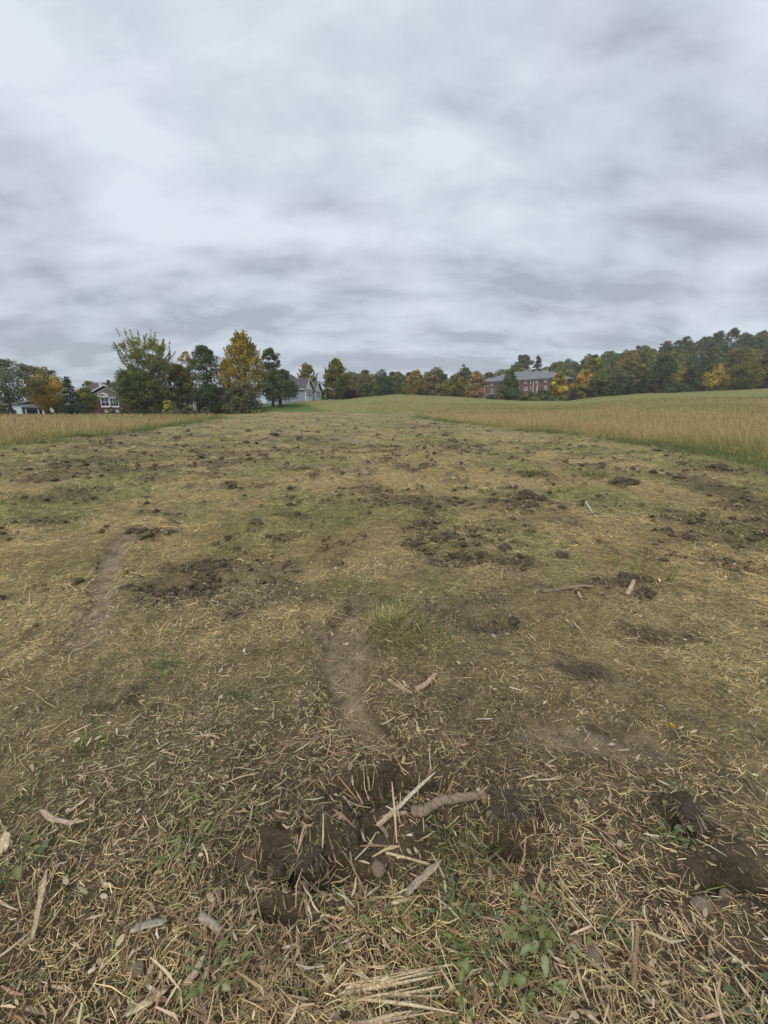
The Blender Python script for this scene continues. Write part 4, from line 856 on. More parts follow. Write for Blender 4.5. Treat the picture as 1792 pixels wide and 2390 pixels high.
def hip_roof(m, x0, x1, y0, y1, ze, zr, ins, top=0.0, th=0.14):
    yc = (y0 + y1) / 2; A, B, C, D = (x0, y0, ze), (x1, y0, ze), (x1, y1, ze), (x0, y1, ze); E, G = (x0 + ins, yc, zr), (x1 - ins, yc, zr)
    b = len(m.V); m.V += [A, B, C, D, E, G] + [(p[0], p[1], p[2] - th) for p in (A, B, C, D)]
    m.F += [tuple(b + i for i in f) for f in ((0, 1, 5, 4), (1, 2, 5), (2, 3, 4, 5), (3, 0, 4), (6, 7, 1, 0), (7, 8, 2, 1), (8, 9, 3, 2), (9, 6, 0, 3), (9, 8, 7, 6))]

# --- red house
def red_house():
    A, B = at(211, 960, 84), at(304, 960, 81); L = (B - A).xy.length; rz = math.atan2(B.y - A.y, B.x - A.x)
    zb = H1(A.x, A.y) - 0.2; o = thing('red_house', 'dark red house with taupe gable and white trim beside the spruce', 'house', (A.x, A.y, zb), rz)
    def hit(px, py): s_, z_ = plane_hit(px, py, A, B); return s_, z_ - zb
    ze = hit(214, 921)[1]; za = hit(258, 899)[1]; zr = za + 0.55; wl = hit(230, 936)[1]; xc = L / 2
    MB().box(0, L, 0, 9, 0, wl).build('lower_wall', M_RED, o)
    MB().box(0.004, L - 0.004, 0.03, 8.99, wl, ze).build('upper_wall', M_TAUPE, o)
    MB().poly([(0.02, 0.04, ze), (L - 0.02, 0.04, ze), (xc, 0.04, za - 0.1)], (0, 5, 0)).build('gable_wall', M_TAUPE, o)
    m = MB(); gable_roof_x2(m, -0.5, L + 0.5, -0.45, 7.0, ze - 0.25, za); m.build('gable_roof', M_ROOFT, o)
    for sg in (-1, 1):
        x0 = xc + sg * (L / 2 + 0.5); m = MB(); m.poly([(x0, -0.52, ze - 0.33), (xc, -0.52, za - 0.08), (xc, -0.52, za + 0.12), (x0, -0.52, ze - 0.14)], (0, 0.06, 0)); m.build('barge_board', M_WHITE, o)
        x0 = xc + sg * (L / 2 - 0.15); m = MB(); m.poly([(x0, -0.03, ze - 0.62), (xc, -0.03, za - 0.62), (xc, -0.03, za - 0.44), (x0, -0.03, ze - 0.44)], (0, 0.06, 0)); m.build('frieze_board', M_WHITE, o)
    # main body behind, ridge along the facade
    x0 = -7.2; x1 = L - 0.6; m = MB().box(x0, x1, 3.0, 12.0, 0, ze); m.build('main_wall', M_RED, o)
    zr2 = at(225, 894, 91.5).z - zb; m = MB(); m.poly([(x0 - 0.4, 2.4, ze - 0.1), (x1, 2.4, ze - 0.1), (x1, 7.5, zr2), (x0 - 0.4, 7.5, zr2)], (0, 0, 0.16)); m.poly([(x0 - 0.4, 12.6, ze - 0.1), (x1, 12.6, ze - 0.1), (x1, 7.5, zr2), (x0 - 0.4, 7.5, zr2)], (0, 0, 0.16))
    rf = m.build('main_roof', M_ROOFT, o)
    for px_, s_, mt in ((215, 0.5, M_WHITE), (234, 0.42, M_DARKWOOD)):
        X = plane_hit(px_, 897, A + Vector((0, 6, 0)), B + Vector((0, 6, 0)))[0]; MB().box(X - s_ / 2, X + s_ / 2, 6.0, 6.0 + s_, zr2 - 1.2, zr2 + (0.0 if mt is M_WHITE else 0.55)).build('roof_vent', mt, rf)
    # pedimented windows
    xa, za_ = hit(237.5, 949.5); xb, zt = hit(254, 927); window_y(o, xa, xb, za_, zt, 0, 2, 2, 0.17)
    xe = hit(279, 949)[0]; window_y(o, xb + 0.03, xe, za_, zt, 0, 3, 2, 0.15)
    p0, p1, pa = hit(231, 924.5), hit(254, 924.5), hit(242, 918.5); m = MB(); m.poly([(p0[0], -0.3, p0[1]), (p1[0], -0.3, p1[1]), (pa[0], -0.3, pa[1])], (0, 0.3, 0)); pd = m.build('pediment', M_TAUPE, o)
    m = MB()
    for q in (p0, p1): m.poly([(q[0], -0.36, q[1]), (pa[0], -0.36, pa[1]), (pa[0], -0.36, pa[1] + 0.16), (q[0], -0.36, q[1] + 0.16)], (0, 0.4, 0))
    m.box(p0[0] - 0.1, p1[0] + 0.1, -0.37, 0.0, p0[1] - 0.2, p0[1] - 0.002); m.build('trim', M_WHITE, pd)
    for pa_, pb_ in ((246, 255), (271, 282)):
        x0_, z0_ = hit(pa_, 961); x1_, z1_ = hit(pb_, 956); window_y(o, x0_, x1_, z0_, z1_, 0, 2, 1, 0.09)
    for px_ in (204.5, 209.5): X = hit(px_, 940)[0]; MB().box(X - 0.06, X + 0.06, -0.12, -0.02, 0.2, hit(px_, 949)[1]).build('white_post', M_WHITE, o)
    return o
def gable_roof_x2(m, x0, x1, y0, y1, ze, zr, th=0.16):    # ridge along y
    xc = (x0 + x1) / 2
    for xs in (x0, x1): m.poly([(xs, y0, ze), (xs, y1, ze), (xc, y1, zr), (xc, y0, zr)], (0, 0, th))
red_house()

# --- grey house with two gabled bays
def grey_house():
    C = at(714, 935, 100); zb = H1(C.x, C.y) - 0.15; rz = math.atan2(-0.29, 0.956)
    o = thing('grey_house', 'blue grey house with two white trimmed gabled bays above the lawn', 'house', (C.x, C.y, zb), rz)
    ze = at(714, 905.5, 100).z - zb; zp = at(719, 883, 100).z - zb
    w1 = 3.5
    MB().box(-8.5, 0, 0, w1, -1.6, ze).build('side_wall', M_GREYSIDE, o)
    def bay(x, y0, w, ze, zp, x_back):
        yc = y0 + w / 2
        MB().poly([(x - 0.01, y0 + 0.02, ze), (x - 0.01, y0 + w - 0.02, ze), (x - 0.01, yc, zp - 0.12)], (-3, 0, 0)).build('gable_wall', M_PALESIDE, o)
        m = MB(); gable_roof_x(m, x_back, x + 0.45, yc, w / 2 + 0.42, ze - 0.22, zp); m.build('bay_roof', M_ROOF, o)
        for sg in (-1, 1):
            yy = yc + sg * (w / 2 + 0.42); m = MB(); m.poly([(x + 0.47, yy, ze - 0.26), (x + 0.47, yc, zp - 0.06), (x + 0.47, yc, zp + 0.24), (x + 0.47, yy, ze + 0.04)], (0.06, 0, 0)); m.build('barge_board', M_WHITE, o)
        for yy in (y0, y0 + w - 0.22): MB().box(x - 0.2, x + 0.035, yy - 0.01, yy + 0.23, -0.3, ze - 0.003).build('corner_board', M_WHITE, o)
        MB().box(x + 0.004, x + 0.05, y0 + 0.23, y0 + w - 0.23, ze - 0.2, ze - 0.005).build('frieze_board', M_WHITE, o)
        window_x(o, y0 + 0.36, y0 + w - 0.36, ze * 0.33, ze - 0.16, x + 0.03, 3, 4, 0.24)
        MB().box(x + 0.004, x + 0.03, y0 + 0.24, y0 + w - 0.24, -0.3, ze * 0.33 - 0.02).build('apron_panel', M_PALESIDE, o)
    bay(0, 0, w1, ze, zp, -8.6)
    bay(-0.6, 6.3, 3.1, ze - 0.25, zp - 0.35, -9)
    MB().box(-9, -0.61, 6.3, 9.4, -0.5, ze - 0.25).build('wing_wall', M_GREYSIDE, o)
    MB().box(-9, -1.7, w1, 6.3, -0.5, ze - 0.45).build('link_wall', M_GREYSIDE, o)
    window_x(o, w1 + 0.5, w1 + 1.9, 0.9, ze - 0.65, -1.7, 2, 4, 0.12)
    m = MB().poly([(-1.2, w1 - 0.2, ze - 0.45), (-1.2, 6.6, ze - 0.45), (-5, 6.6, zp - 0.4), (-5, w1 - 0.2, zp - 0.4)], (0, 0, 0.15)); m.build('link_roof', M_ROOF, o)
    MB().box(-1.19, -1.1, w1 + 0.3, 6.0, ze - 0.55, ze - 0.38).build('gutter', M_WHITE, o)
    MB().box(-8.5, -0.02, -0.5, -0.40, ze - 0.36, ze - 0.16).build('gutter', M_WHITE, o)
    zt = at(674, 872, 108).z - zb; m = MB(); hip_roof(m, -13.0, -4.5, 2.0, 14, ze + 0.2, zt, 3.6); m.build('main_roof', M_ROOF, o)
    MB().box(-12.4, -5, 2.6, 13.4, -0.5, ze + 0.1).build('main_wall', M_GREYSIDE, o)
    MB().box(-9.4, -8.6, 7.4, 8.2, zt - 0.9, zt + 0.8).build('chimney', M_ROOFT, o)
    return o
grey_house()

# --- long brick building below the hill
def brick_building():
    A, B = at(1130, 892, 172), at(1283, 880, 148); L = (B - A).xy.length; rz = math.atan2(B.y - A.y, B.x - A.x)
    ze = (A.z + B.z) / 2; zb = ze - 6.6; o = thing('brick_building', 'long two storey brick building with grey hipped roof below the wooded hill', 'building', (A.x, A.y, zb), rz)
    def hit(px, py): s_, z_ = plane_hit(px, py, A, B); return s_, z_ - zb
    dz = lambda s_: (A.z - ze) + (B.z - A.z) * s_ / L      # removes the slight mismatch of the two ends
    def hz(px, py): s_, z_ = hit(px, py); return s_, z_ - dz(s_)
    h = ze - zb; D = 14
    MB().box(0, L, 0, D, -3, h).build('wall', M_BRICK, o)
    m = MB(); hip_roof(m, -0.7, L + 0.7, -0.7, D + 0.7, h + 0.1, h + 3.3, 6.5); rf = m.build('roof', M_ROOFB, o)
    m = MB(); hip_roof(m, L * 0.40, L * 0.66, D * 0.12, D * 0.95, h + 1.2, h + 4.2, 3.4); m.build('raised_roof', M_ROOFB, rf)
    MB().box(-0.72, L + 0.72, -0.78, -0.70, h - 0.22, h + 0.06).build('gutter', M_METAL, o)
    MB().box(-0.1, L + 0.1, -0.06, -0.003, h - 0.75, h - 0.02).build('frieze', plain('grey_frieze', (.42, .44, .46), 0.6, 0.05), o)
    z7 = lambda zx: 1100 + zx * 0.13261
    zy = lambda v: 850 + v * 0.13253
    for a, b_, t_, bt, cols, rows in ((333, 386, 320, 384, 2, 2), (812, 852, 278, 346, 1, 2), (930, 986, 270, 332, 2, 2), (1040, 1058, 266, 336, 1, 2), (1130, 1160, 256, 318, 1, 2), (1280, 1337, 240, 302, 2, 2),
                                      (340, 388, 446, 525, 1, 2), (935, 992, 398, 460, 2, 2), (1145, 1168, 380, 460, 1, 2), (1042, 1056, 378, 440, 1, 2), (820, 850, 404, 470, 1, 2), (1284, 1336, 372, 440, 2, 2)):
        xa, z0 = hz(z7(a), zy(bt)); xb, z1 = hz(z7(b_), zy(t_)); window_y(o, xa, xb, z0, z1, 0, cols, rows, 0.16)
    for zx in (240, 1097, 1170): X = hz(z7(zx), zy(330))[0]; MB().box(X - 0.09, X + 0.09, -0.16, -0.02, -1.0, h - 0.24).build('downpipe', M_WHITE, o)
    X, z_ = hz(z7(292), zy(392)); MB().box(X - 0.15, X + 0.15, -0.1, -0.003, z_ - 0.2, z_ + 0.2).build('wall_vent', M_WHITE, o)
    for fx in (0.2, 0.3, 0.55, 0.62, 0.72, 0.86): MB().box(L * fx - 0.2, L * fx + 0.2, 5.6, 6.0, h + 2.3, h + 3.35 + 0.25).build('roof_vent', M_DARKWOOD, rf)
    # lower wing to the left
    MB().box(-7, -0.01, 3, 12, -3, h - 0.6).build('wing_wall', M_BRICK, o); m = MB(); hip_roof(m, -7.6, 0.5, 2.4, 12.6, h - 0.5, h + 2.0, 4.0); m.build('wing_roof', M_ROOFB, o)
brick_building()

# --- weathered board fence
def board_fence():
    A, B = at(1096, 930, 141), at(1166, 932, 138); L = (B - A).xy.length; rz = math.atan2(B.y - A.y, B.x - A.x); za, zbb = H1(A.x, A.y), H1(B.x, B.y)
    zt = at(1130, 919, 140).z; o = thing('board_fence', 'weathered grey board fence beside the broad evergreen', 'fence', (A.x, A.y, 0), rz)
    rr_ = random.Random(3); m0 = None; x = 0; i = 0
    while x < L:
        zg = za + (zbb - za) * x / L - 0.1; m = MB().box(0, 0.185, -0.012, 0.012, 0, 1.0).build('board', M_FENCE, o) if m0 is None else link('board', m0, o)
        m0 = m.data; m.location = (x, 0, zg); m.scale = (1, 1, zt - zg + rr_.uniform(-0.06, 0.06)); x += 0.205; i += 1
    for k in range(int(L / 2.4) + 1): zg = za + (zbb - za) * k * 2.4 / L; MB().box(k * 2.4, k * 2.4 + 0.1, 0.02, 0.12, zg - 0.3, zt - 0.05).build('post', M_FENCE, o)
    for zz in (0.35, 1.3): MB().box(0, L, 0.014, 0.06, za + zz, za + zz + 0.09).build('rail', M_FENCE, o)
board_fence()

# --- small porch, white outbuilding, yard things
def porch():
    A = at(437, 955, 84); o = thing('porch', 'small white columned porch hidden among the trees', 'porch', (A.x, A.y, -0.1), R(-14)); k = 84 / 982.0
    h = at(437, 931, 84).z + 0.1; w = 24 * k
    MB().box(0.2, w + 6, 2.2, 8, 0, h + 0.3).build('house_wall', M_RED, o)
    MB().box(-0.2, w + 0.2, -0.2, 2.2, h, h + 0.28).build('beam', M_WHITE, o)
    m = MB(); hip_roof(m, -0.6, w + 7, -0.6, 8.6, h + 0.30, h + 2.3, 3.0); m.build('roof', M_ROOFT, o)
    for fx in (0.05, 0.5, 0.78, 1.0): MB().box(fx * w - 0.14, fx * w + 0.14, -0.1, 0.16, 0, h - 0.002).build('column', M_WHITE, o)
    MB().box(0.3, w - 0.1, 2.14, 2.197, 0.2, h - 0.3).build('doorway', M_GLASS, o)
    MB().box(-0.2, w + 0.2, -0.2, 2.2, -0.2, 0.25).build('floor', M_DARKWOOD, o)
porch()
def outbuilding():
    A, B = at(28, 968, 74), at(104, 968, 74); o = thing('outbuilding', 'low white outbuilding with open bays behind the tan grass', 'shed', (A.x, A.y, -0.1), 0); L = B.x - A.x
    f = lambda px: (px - 28) / 76 * L; z = lambda py: at(60, py, 74).z + 0.1
    MB().box(0, f(53), 0, 6, 0, z(944)).build('wall', plain('white_siding', (.60, .63, .66), 0.6, 0.05, 2, stretch=(1, 1, 10)), o)
    MB().box(f(53), L, 3.0, 6, 0, z(952)).build('rear_wall', M_DARKWOOD, o)
    for a, b_ in ((61, 63), (90, 92), (100, 104)): MB().box(f(a), f(b_), 0.0, 0.15, 0, z(953)).build('post', M_WHITE, o)
    MB().box(f(68), f(86), 0.3, 0.5, 0, z(966)).build('low_wall', M_WHITE, o)
    m = MB(); m.poly([(-0.4, -0.4, z(943.5)), (f(54), -0.4, z(943.5)), (f(54), 3.2, z(935)), (-0.4, 3.2, z(935))], (0, 0, 0.14)); m.poly([(-0.4, 6.6, z(943.5)), (f(54), 6.6, z(943.5)), (f(54), 3.2, z(935)), (-0.4, 3.2, z(935))], (0, 0, 0.14)); m.build('roof', M_ROOFB, o)
    MB().poly([(0.0, 0, z(944)), (0.0, 6, z(944)), (0.0, 3.1, z(935.5))], (0.2, 0, 0)).build('gable_wall', M_WHITE, o)
    MB().poly([(f(54) + 0.01, -0.2, z(951.5)), (L + 0.3, -0.2, z(953.5)), (L + 0.3, 6.2, z(950)), (f(54) + 0.01, 6.2, z(948))], (0, 0, 0.12)).build('bay_roof', M_ROOF, o)
    A2 = at(-30, 960, 78); o2 = thing('white_shed', 'white shed end showing past the loose grey green tree', 'shed', (A2.x, A2.y, -0.1), 0)
    MB().box(0, 3.0, 0, 3, 0, 1.9).build('wall', M_WHITE, o2); m = MB(); gable_roof_x(m, -0.3, 3.3, 1.5, 1.8, 1.85, 2.9); m.build('roof', M_ROOFB, o2)
outbuilding()
def yard_board():
    A = at(122, 963, 62); o = thing('yard_board', 'white rounded board on a post under the orange maple', 'board', (A.x, A.y, 0), 0); k = 62 / 982
    w = 9 * k; z0, z1 = at(122, 963, 62).z, at(122, 951, 62).z
    pts = [(-w / 2 + 0.1, 0, z0), (w / 2 - 0.08, 0, z0), (w / 2, 0, z0 + 0.15), (w / 2 - 0.02, 0, z1 - 0.25), (0, 0, z1 - 0.16), (-w * 0.2, 0, z1), (-w * 0.42, 0, z1 - 0.1), (-w / 2, 0, z0 + 0.3)]
    MB().poly(pts, (0, 0.05, 0)).build('panel', M_WHITE, o); MB().box(-0.04, 0.04, 0.055, 0.12, -0.1, z1 - 0.3).build('post', M_DARKWOOD, o)
yard_board()
def wire_fence():
    A, B = at(190, 964, 62.5), at(505, 964, 66); L = (B - A).xy.length; rz = math.atan2(B.y - A.y, B.x - A.x)
    o = thing('wire_fence', 'thin post and wire fence between the tan grass and the trees', 'fence', (A.x, A.y, 0), rz); m0 = None
    n = int(L / 0.9); rr_ = random.Random(8)
    for i in range(n + 1):
        p = link('post', m0, o) if m0 else MB().box(-0.03, 0.03, -0.03, 0.03, -0.2, 0.78).build('post', M_DARKWOOD, o); m0 = p.data; p.location = (i * L / n, 0, 0); p.rotation_euler = (rr_.uniform(-.05, .05), rr_.uniform(-.06, .06), 0)
    for z in (0.25, 0.5, 0.72): MB().box(0, L, -0.036, -0.031, z, z + 0.006).build('wire', M_METAL, o)
wire_fence()

# ------------------------------------------------------------------ dirt clods
def clod_mesh(seed, sub=3):
    bm = bmesh.new(); bmesh.ops.create_icosphere(bm, subdivisions=sub, radius=1.0); off = Vector((seed * 7.3, seed * 3.1, seed))
    for v in bm.verts:
        p = v.co.copy(); n_ = mnoise.noise(p * 1.3 + off) * 0.45 + mnoise.noise(p * 3.1 + off) * 0.28 + mnoise.noise(p * 7 + off) * 0.14
        v.co = p * (0.85 + n_); v.co.z = max(v.co.z, -0.35) * 0.8
    me = bpy.data.meshes.new('clod'); bm.to_mesh(me); bm.free(); me.materials.append(M_SOIL); return me
def roots_mesh(seed, n=60, pal=None, wid=0.03):
    g = np.random.default_rng(seed); V, Q, C = [], [], []
    pal = np.array(pal if pal is not None else [[.36, .29, .16], [.24, .19, .11], [.50, .41, .25], [.20, .20, .08]])
    for i in range(n):
        a = g.uniform(0, 6.28); e_ = g.uniform(-0.1, 1.3); d = np.array([math.cos(a) * math.cos(e_), math.sin(a) * math.cos(e_), math.sin(e_) * 0.8]); b = d * 0.7
        t_ = d + g.normal(0, 0.7, 3); t_ /= np.linalg.norm(t_); L = g.uniform(0.3, 1.0); s = np.cross(t_, g.normal(size=3)); s = s / np.linalg.norm(s) * wid * g.uniform(0.6, 1.3)
        m_ = b + t_ * L * 0.5; e2 = b + t_ * L + np.array([0, 0, -0.3 * L]); k = len(V)
        V += [b - s, b + s, m_ + s, m_ - s, e2 + s * 0.4, e2 - s * 0.4]; Q += [(k, k + 1, k + 2, k + 3), (k + 3, k + 2, k + 4, k + 5)]; C += [pal[g.integers(0, len(pal))] * g.uniform(0.7, 1.2)] * 6
    return np_mesh('roots', np.array(V), np.array(Q), M_STRAW, np.array(C))
CM = [clod_mesh(i + 1, 2) for i in range(6)]; CMH = [clod_mesh(i + 20, 4) for i in range(3)]; RM = [roots_mesh(i, 70) for i in range(4)]; RMH = [roots_mesh(i + 9, 240, wid=0.012) for i in range(2)]
def clod(x, y, sx, sy, sz, label, group=None, hi=False, sink=0.25, rgen=random.Random(2)):
    o = thing('dirt_clod', label, 'dirt clod', (x, y, H1(x, y) + sz * (0.5 - sink) - 0.1 * sz), rgen.uniform(0, 6.28), group)
    o.scale = (sx, sy, sz); link('soil_lump', rgen.choice(CMH if hi else CM), o); link('roots', rgen.choice(RMH if hi else RM), o); return o
for px, py, w, hgt, lab in ((1228, 1156, 38, 30, 'rounded dark clod of soil with a low second lump beside it'), (1452, 1124, 50, 22, 'wide dark rooty clod standing alone in greener stubble'), (540, 1132, 20, 20, 'upright dark clod with grass tuft in front'),
                            (985, 1210, 34, 26, 'dark clod beside the torn soil patch'), (1010, 1232, 26, 16, 'small dark lump behind the torn soil patch'), (1262, 1168, 22, 14, 'low lump beside the rounded dark clod'),
                            (1310, 1185, 20, 10, 'flat clod near a pale stick'), (1310, 1290, 30, 18, 'brown crumbly clod before the torn soil patch'), (1600, 1886, 60, 26, 'brown flat topped lump of soil with a hollow under it'),
                            (1180, 1905, 60, 36, 'rooty soil lump overhanging the small dark pit'), (720, 1985, 70, 34, 'crumbled rooty soil lump on the bank of the hollow'), (655, 2000, 50, 28, 'smaller crumbled soil lump beside the rooty bank lump'), (812, 1962, 36, 26, 'rounded brown soil lump next to the crumbled rooty lump')):
    x, y = gp(px, py + hgt * 0.4); k = math.hypot(x, y, CAM_H) / F_PX; clod(x, y, w * k * 0.55, w * k * 0.5, hgt * k * 0.62, lab, None, True)
rq = random.Random(40)
for px, py, wpx, hpx, n, lab, grp in ((450, 1362, 190, 70, 12, 'rooty clod in the dark torn patch right of the faint track', 'clods of the patch by the faint track'), (1050, 1275, 200, 80, 16, 'rooty clod in the large torn patch behind the curved stick', 'clods of the large torn patch'),
                                      (1130, 1455, 150, 26, 7, 'dark clod in the thin scar beside the tan tussock', 'clods of the scar by the tussock'), (1480, 1368, 170, 30, 7, 'soil lump heaped around the cut wood chunk', 'lumps round the wood chunk'), (340, 1245, 90, 18, 5, 'crumbly clod at the end of the faint track', 'clods at the track end'), (760, 1950, 260, 60, 9, 'crumbly clod on the near bank of the hollow', 'clods of the near bank'), (930, 1830, 200, 40, 7, 'crumbly clod on the far rim of the hollow', 'clods of the far rim'), (1190, 1920, 130, 50, 7, 'crumbly clod round the small dark pit', 'clods round the small pit'), (1230, 1180, 120, 40, 8, 'low clod around the rounded dark clod', 'low clods round the dark clod')):
    for _ in range(n):
        x, y = gp(px + rq.gauss(0, wpx * 0.27), py + rq.gauss(0, hpx * 0.3)); k = math.hypot(x, y, CAM_H) / F_PX; s = k * rq.uniform(7, 17) * (0.55 + 0.45 * min(1, py / 1900)); clod(x, y, s * rq.uniform(0.8, 1.7), s * rq.uniform(0.8, 1.3), s * rq.uniform(0.5, 1.0), lab, grp, True, rgen=rq)
rc = random.Random(12); GC = 'dirt clods scattered over the mown strip'
pts = [(600, 1018), (575, 1034), (740, 1010), (700, 1024), (640, 1016), (770, 985), (765, 994), (728, 1000), (620, 1078), (635, 1082), (770, 1100), (830, 1104), (660, 1044), (380, 1058), (425, 1056), (262, 1048), (125, 1086), (138, 1092), (300, 1054), (470, 1072), (800, 1140), (775, 1118), (500, 1114), (480, 1118),
       (1010, 1046), (1028, 1040), (1085, 1036), (1095, 1030), (1110, 1038), (1055, 1030), (1220, 1026), (1285, 1034), (1330, 1040), (1340, 1070), (1365, 1066), (1430, 1072), (1480, 1070), (1590, 1085), (1680, 1098), (1630, 1084), (930, 1008), (965, 1000), (880, 1016), (860, 998), (1000, 1006), (1050, 1012), (690, 980), (815, 978), (905, 985), (640, 975),
       (345, 1160), (60, 1090), (205, 1118), (700, 1140), (990, 1085), (1075, 1090), (1120, 1060), (1150, 1100), (1400, 1092), (1540, 1150), (1650, 1190), (600, 1220), (700, 1245), (330, 1255), (80, 1210), (640, 1190), (420, 1230), (1560, 1240), (1700, 1260)]
for px, py in pts + [(rc.uniform(60, 1600), 970 + 150 * rc.random() ** 1.5) for _ in range(150)]:
    x, y = gp(px, py)
    if strip_sdf(np.array([x]), np.array([y]))[0] < 0.3 or y > 72: continue
    r_ = math.hypot(x, y); s = (0.032 + 0.085 * rc.random() ** 2.0) * min(2.0, 0.6 + r_ / 22)
    clod(x, y, s * rc.uniform(0.9, 2.6), s * rc.uniform(0.7, 1.5), s * rc.uniform(0.45, 1.25), 'small dark dirt clod on the mown strip', GC, rgen=rc)

# ------------------------------------------------------------------ sticks, splinters, chips
def colset(me, cols):
    a = me.color_attributes.new('Col', 'FLOAT_COLOR', 'POINT'); c = np.ones((len(me.vertices), 4), np.float32); c[:, :3] = cols; a.data.foreach_set('color', c.ravel())
def stick(name, pts, rad, col, label, cat='stick', lifts=None, seg=8, group=None, knots=True, flat=1.0):
    P = []
    for i, (px, py) in enumerate(pts):
        lf = lifts[i] if lifts else 0.0
        x, y = gp(px, py)
        if lf: d = ray(px, py); s = (lf - CAM_H) / d[2]; x, y = d[0] * s, d[1] * s
        P.append(Vector((x, y, max(H1(x, y) + rad * 0.7, lf))))
    Q = []
    for i in range(len(P) - 1):
        for k in range(6): Q.append(P[i].lerp(P[i + 1], k / 6))
    Q.append(P[-1]); g = random.Random(hash(label) % 1000)
    o0 = Q[0].copy(); Q = [q - o0 for q in Q]; n = len(Q)
    rr_ = [rad * (1.05 - 0.25 * i / n) * (1 + (0.16 * mnoise.noise(Vector((i * 0.55, rad * 99, 3))) if knots else 0)) for i in range(n)]; rr_[0] *= 0.75; rr_[-1] *= 0.6
    for i in range(1, n - 1): Q[i] = Q[i] + Vector((0, 0, rad * 0.35 * mnoise.noise(Vector((i * 0.4, 7, rad * 50)))))
    V, Fq = tube(Q, rr_, seg); cols = np.array([np.array(col) * (0.75 + 0.5 * g.random()) for _ in V])
    me = np_mesh(name, V, np.array(Fq), M_WOOD, cols, True); o = link(name, me, None, o0); o.data.name = name
    return tag(o, label, cat, group)
def splinter(name, pts, width, col, label, cat='wood splinter', lifts=None, thick=0.006, group=None):
    P = []
    for i, (px, py) in enumerate(pts):
        lf = lifts[i] if lifts else 0.0; x, y = gp(px, py)
        if lf: d = ray(px, py); s = (lf - CAM_H) / d[2]; x, y = d[0] * s, d[1] * s
        P.append(Vector((x, y, max(H1(x, y) + thick * 0.8 + 0.004, lf))))
    Q = []
    for i in range(len(P) - 1):
        for k in range(5): Q.append(P[i].lerp(P[i + 1], k / 5))
    Q.append(P[-1]); o0 = Q[0].copy(); g = random.Random(len(label) * 7 + int(pts[0][0])); V, Fq = [], []; n = len(Q)
    for i, q in enumerate(Q):
        q = q - o0; t_ = i / (n - 1); d = (Q[min(i + 1, n - 1)] - Q[max(i - 1, 0)]).normalized(); s = d.cross(Vector((0, 0, 1))).normalized(); up = s.cross(d)
        wv = width * 0.5 * min(1.0, 0.55 + 5.0 * t_) * (1 - 0.7 * max(0, (t_ - 0.72) / 0.28) ** 1.3) * (1 + 0.22 * mnoise.noise(Vector((i * 0.5, pts[0][0], 1)))); hh = thick * 0.6 * (1 - 0.6 * t_)
        for a, b_ in ((-1, 0), (-0.55, 0.8), (0.1, 1.1), (0.6, 0.7), (1, 0), (0.4, -0.8), (-0.5, -0.8)): V.append(tuple(q + s * a * wv * g.uniform(0.72, 1.12) + up * b_ * hh * g.uniform(0.4, 1.3) + d * g.uniform(-0.35, 0.35) * width * (0.8 if i in (0, n - 1) else 0.2)))
    for i in range(n - 1):
        for k in range(7): Fq.append((i * 7 + k, i * 7 + (k + 1) % 7, (i + 1) * 7 + (k + 1) % 7, (i + 1) * 7 + k))
    for i0 in (0, (n - 1) * 7): Fq += [(i0, i0 + 1, i0 + 2, i0 + 6), (i0 + 2, i0 + 3, i0 + 4, i0 + 5)]
    streak = [g.uniform(0.72, 1.2) for _ in range(7)]; cols = np.array([np.array(col) * streak[k % 7] * g.uniform(0.85, 1.1) for k in range(len(V))]).clip(0, 0.85)
    o = link(name, np_mesh(name, V, np.array(Fq), M_WOOD, cols), None, o0); return tag(o, label, cat, group)
PALEW = (.60, .53, .41); MIDW = (.42, .32, .20); TANW = (.50, .38, .24); GREYW = (.33, .275, .205); DKW = (.19, .14, .10); BARKW = (.22, .165, .115)
splinter('split_sliver', [(893, 1935), (930, 1890), (975, 1838), (1016, 1802)], 0.018, (.50, .43, .32), 'long pale split sliver of wood sticking up beside the hollow', lifts=[0.0, 0.07, 0.14, 0.20], thick=0.008)
splinter('split_sliver', [(880, 1945), (912, 1915), (950, 1898)], 0.026, MIDW, 'tan split wood at the foot of the long pale sliver', lifts=[0, 0.04, 0.06], thick=0.012)
stick('broken_branch', [(960, 1912), (990, 1893), (1020, 1872), (1070, 1862), (1132, 1858)], 0.019, BARKW, 'thick broken branch with bark lying across the hollow', cat='branch', lifts=[0.02, 0.05, 0.06, 0.06, 0.045])
stick('branch_stub', [(1120, 1846), (1133, 1862), (1128, 1876)], 0.015, (.30, .21, .14), 'torn stub at the end of the thick broken branch', cat='branch', lifts=[0.08, 0.06, 0.03])
stick('root_stick', [(884, 1940), (900, 1955), (905, 1968)], 0.009, DKW, 'short dark root below the pale sliver')
splinter('bark_slab', [(945, 2090), (970, 2062), (1000, 2035), (1030, 2008)], 0.028, (.31, .245, .175), 'speckled torn bark slab in front of the hollow', cat='bark', lifts=[0.0, 0.03, 0.05, 0.07], thick=0.010)
splinter('bark_slab', [(912, 2108), (950, 2098), (985, 2090)], 0.014, TANW, 'thin tan strip below the speckled bark slab', cat='wood splinter')
stick('thin_stem', [(900, 1990), (960, 2005), (1005, 2018)], 0.0045, (.42, .33, .2), 'thin brown stem beside the round stone', lifts=[0.03, 0.04, 0.03])
stick('thin_stem', [(890, 1800), (892, 1850), (894, 1905)], 0.0022, (.16, .12, .08), 'thin dead weed stalk rising out of the hollow', cat='weed stalk', lifts=[0.25, 0.12, 0.0], knots=False)
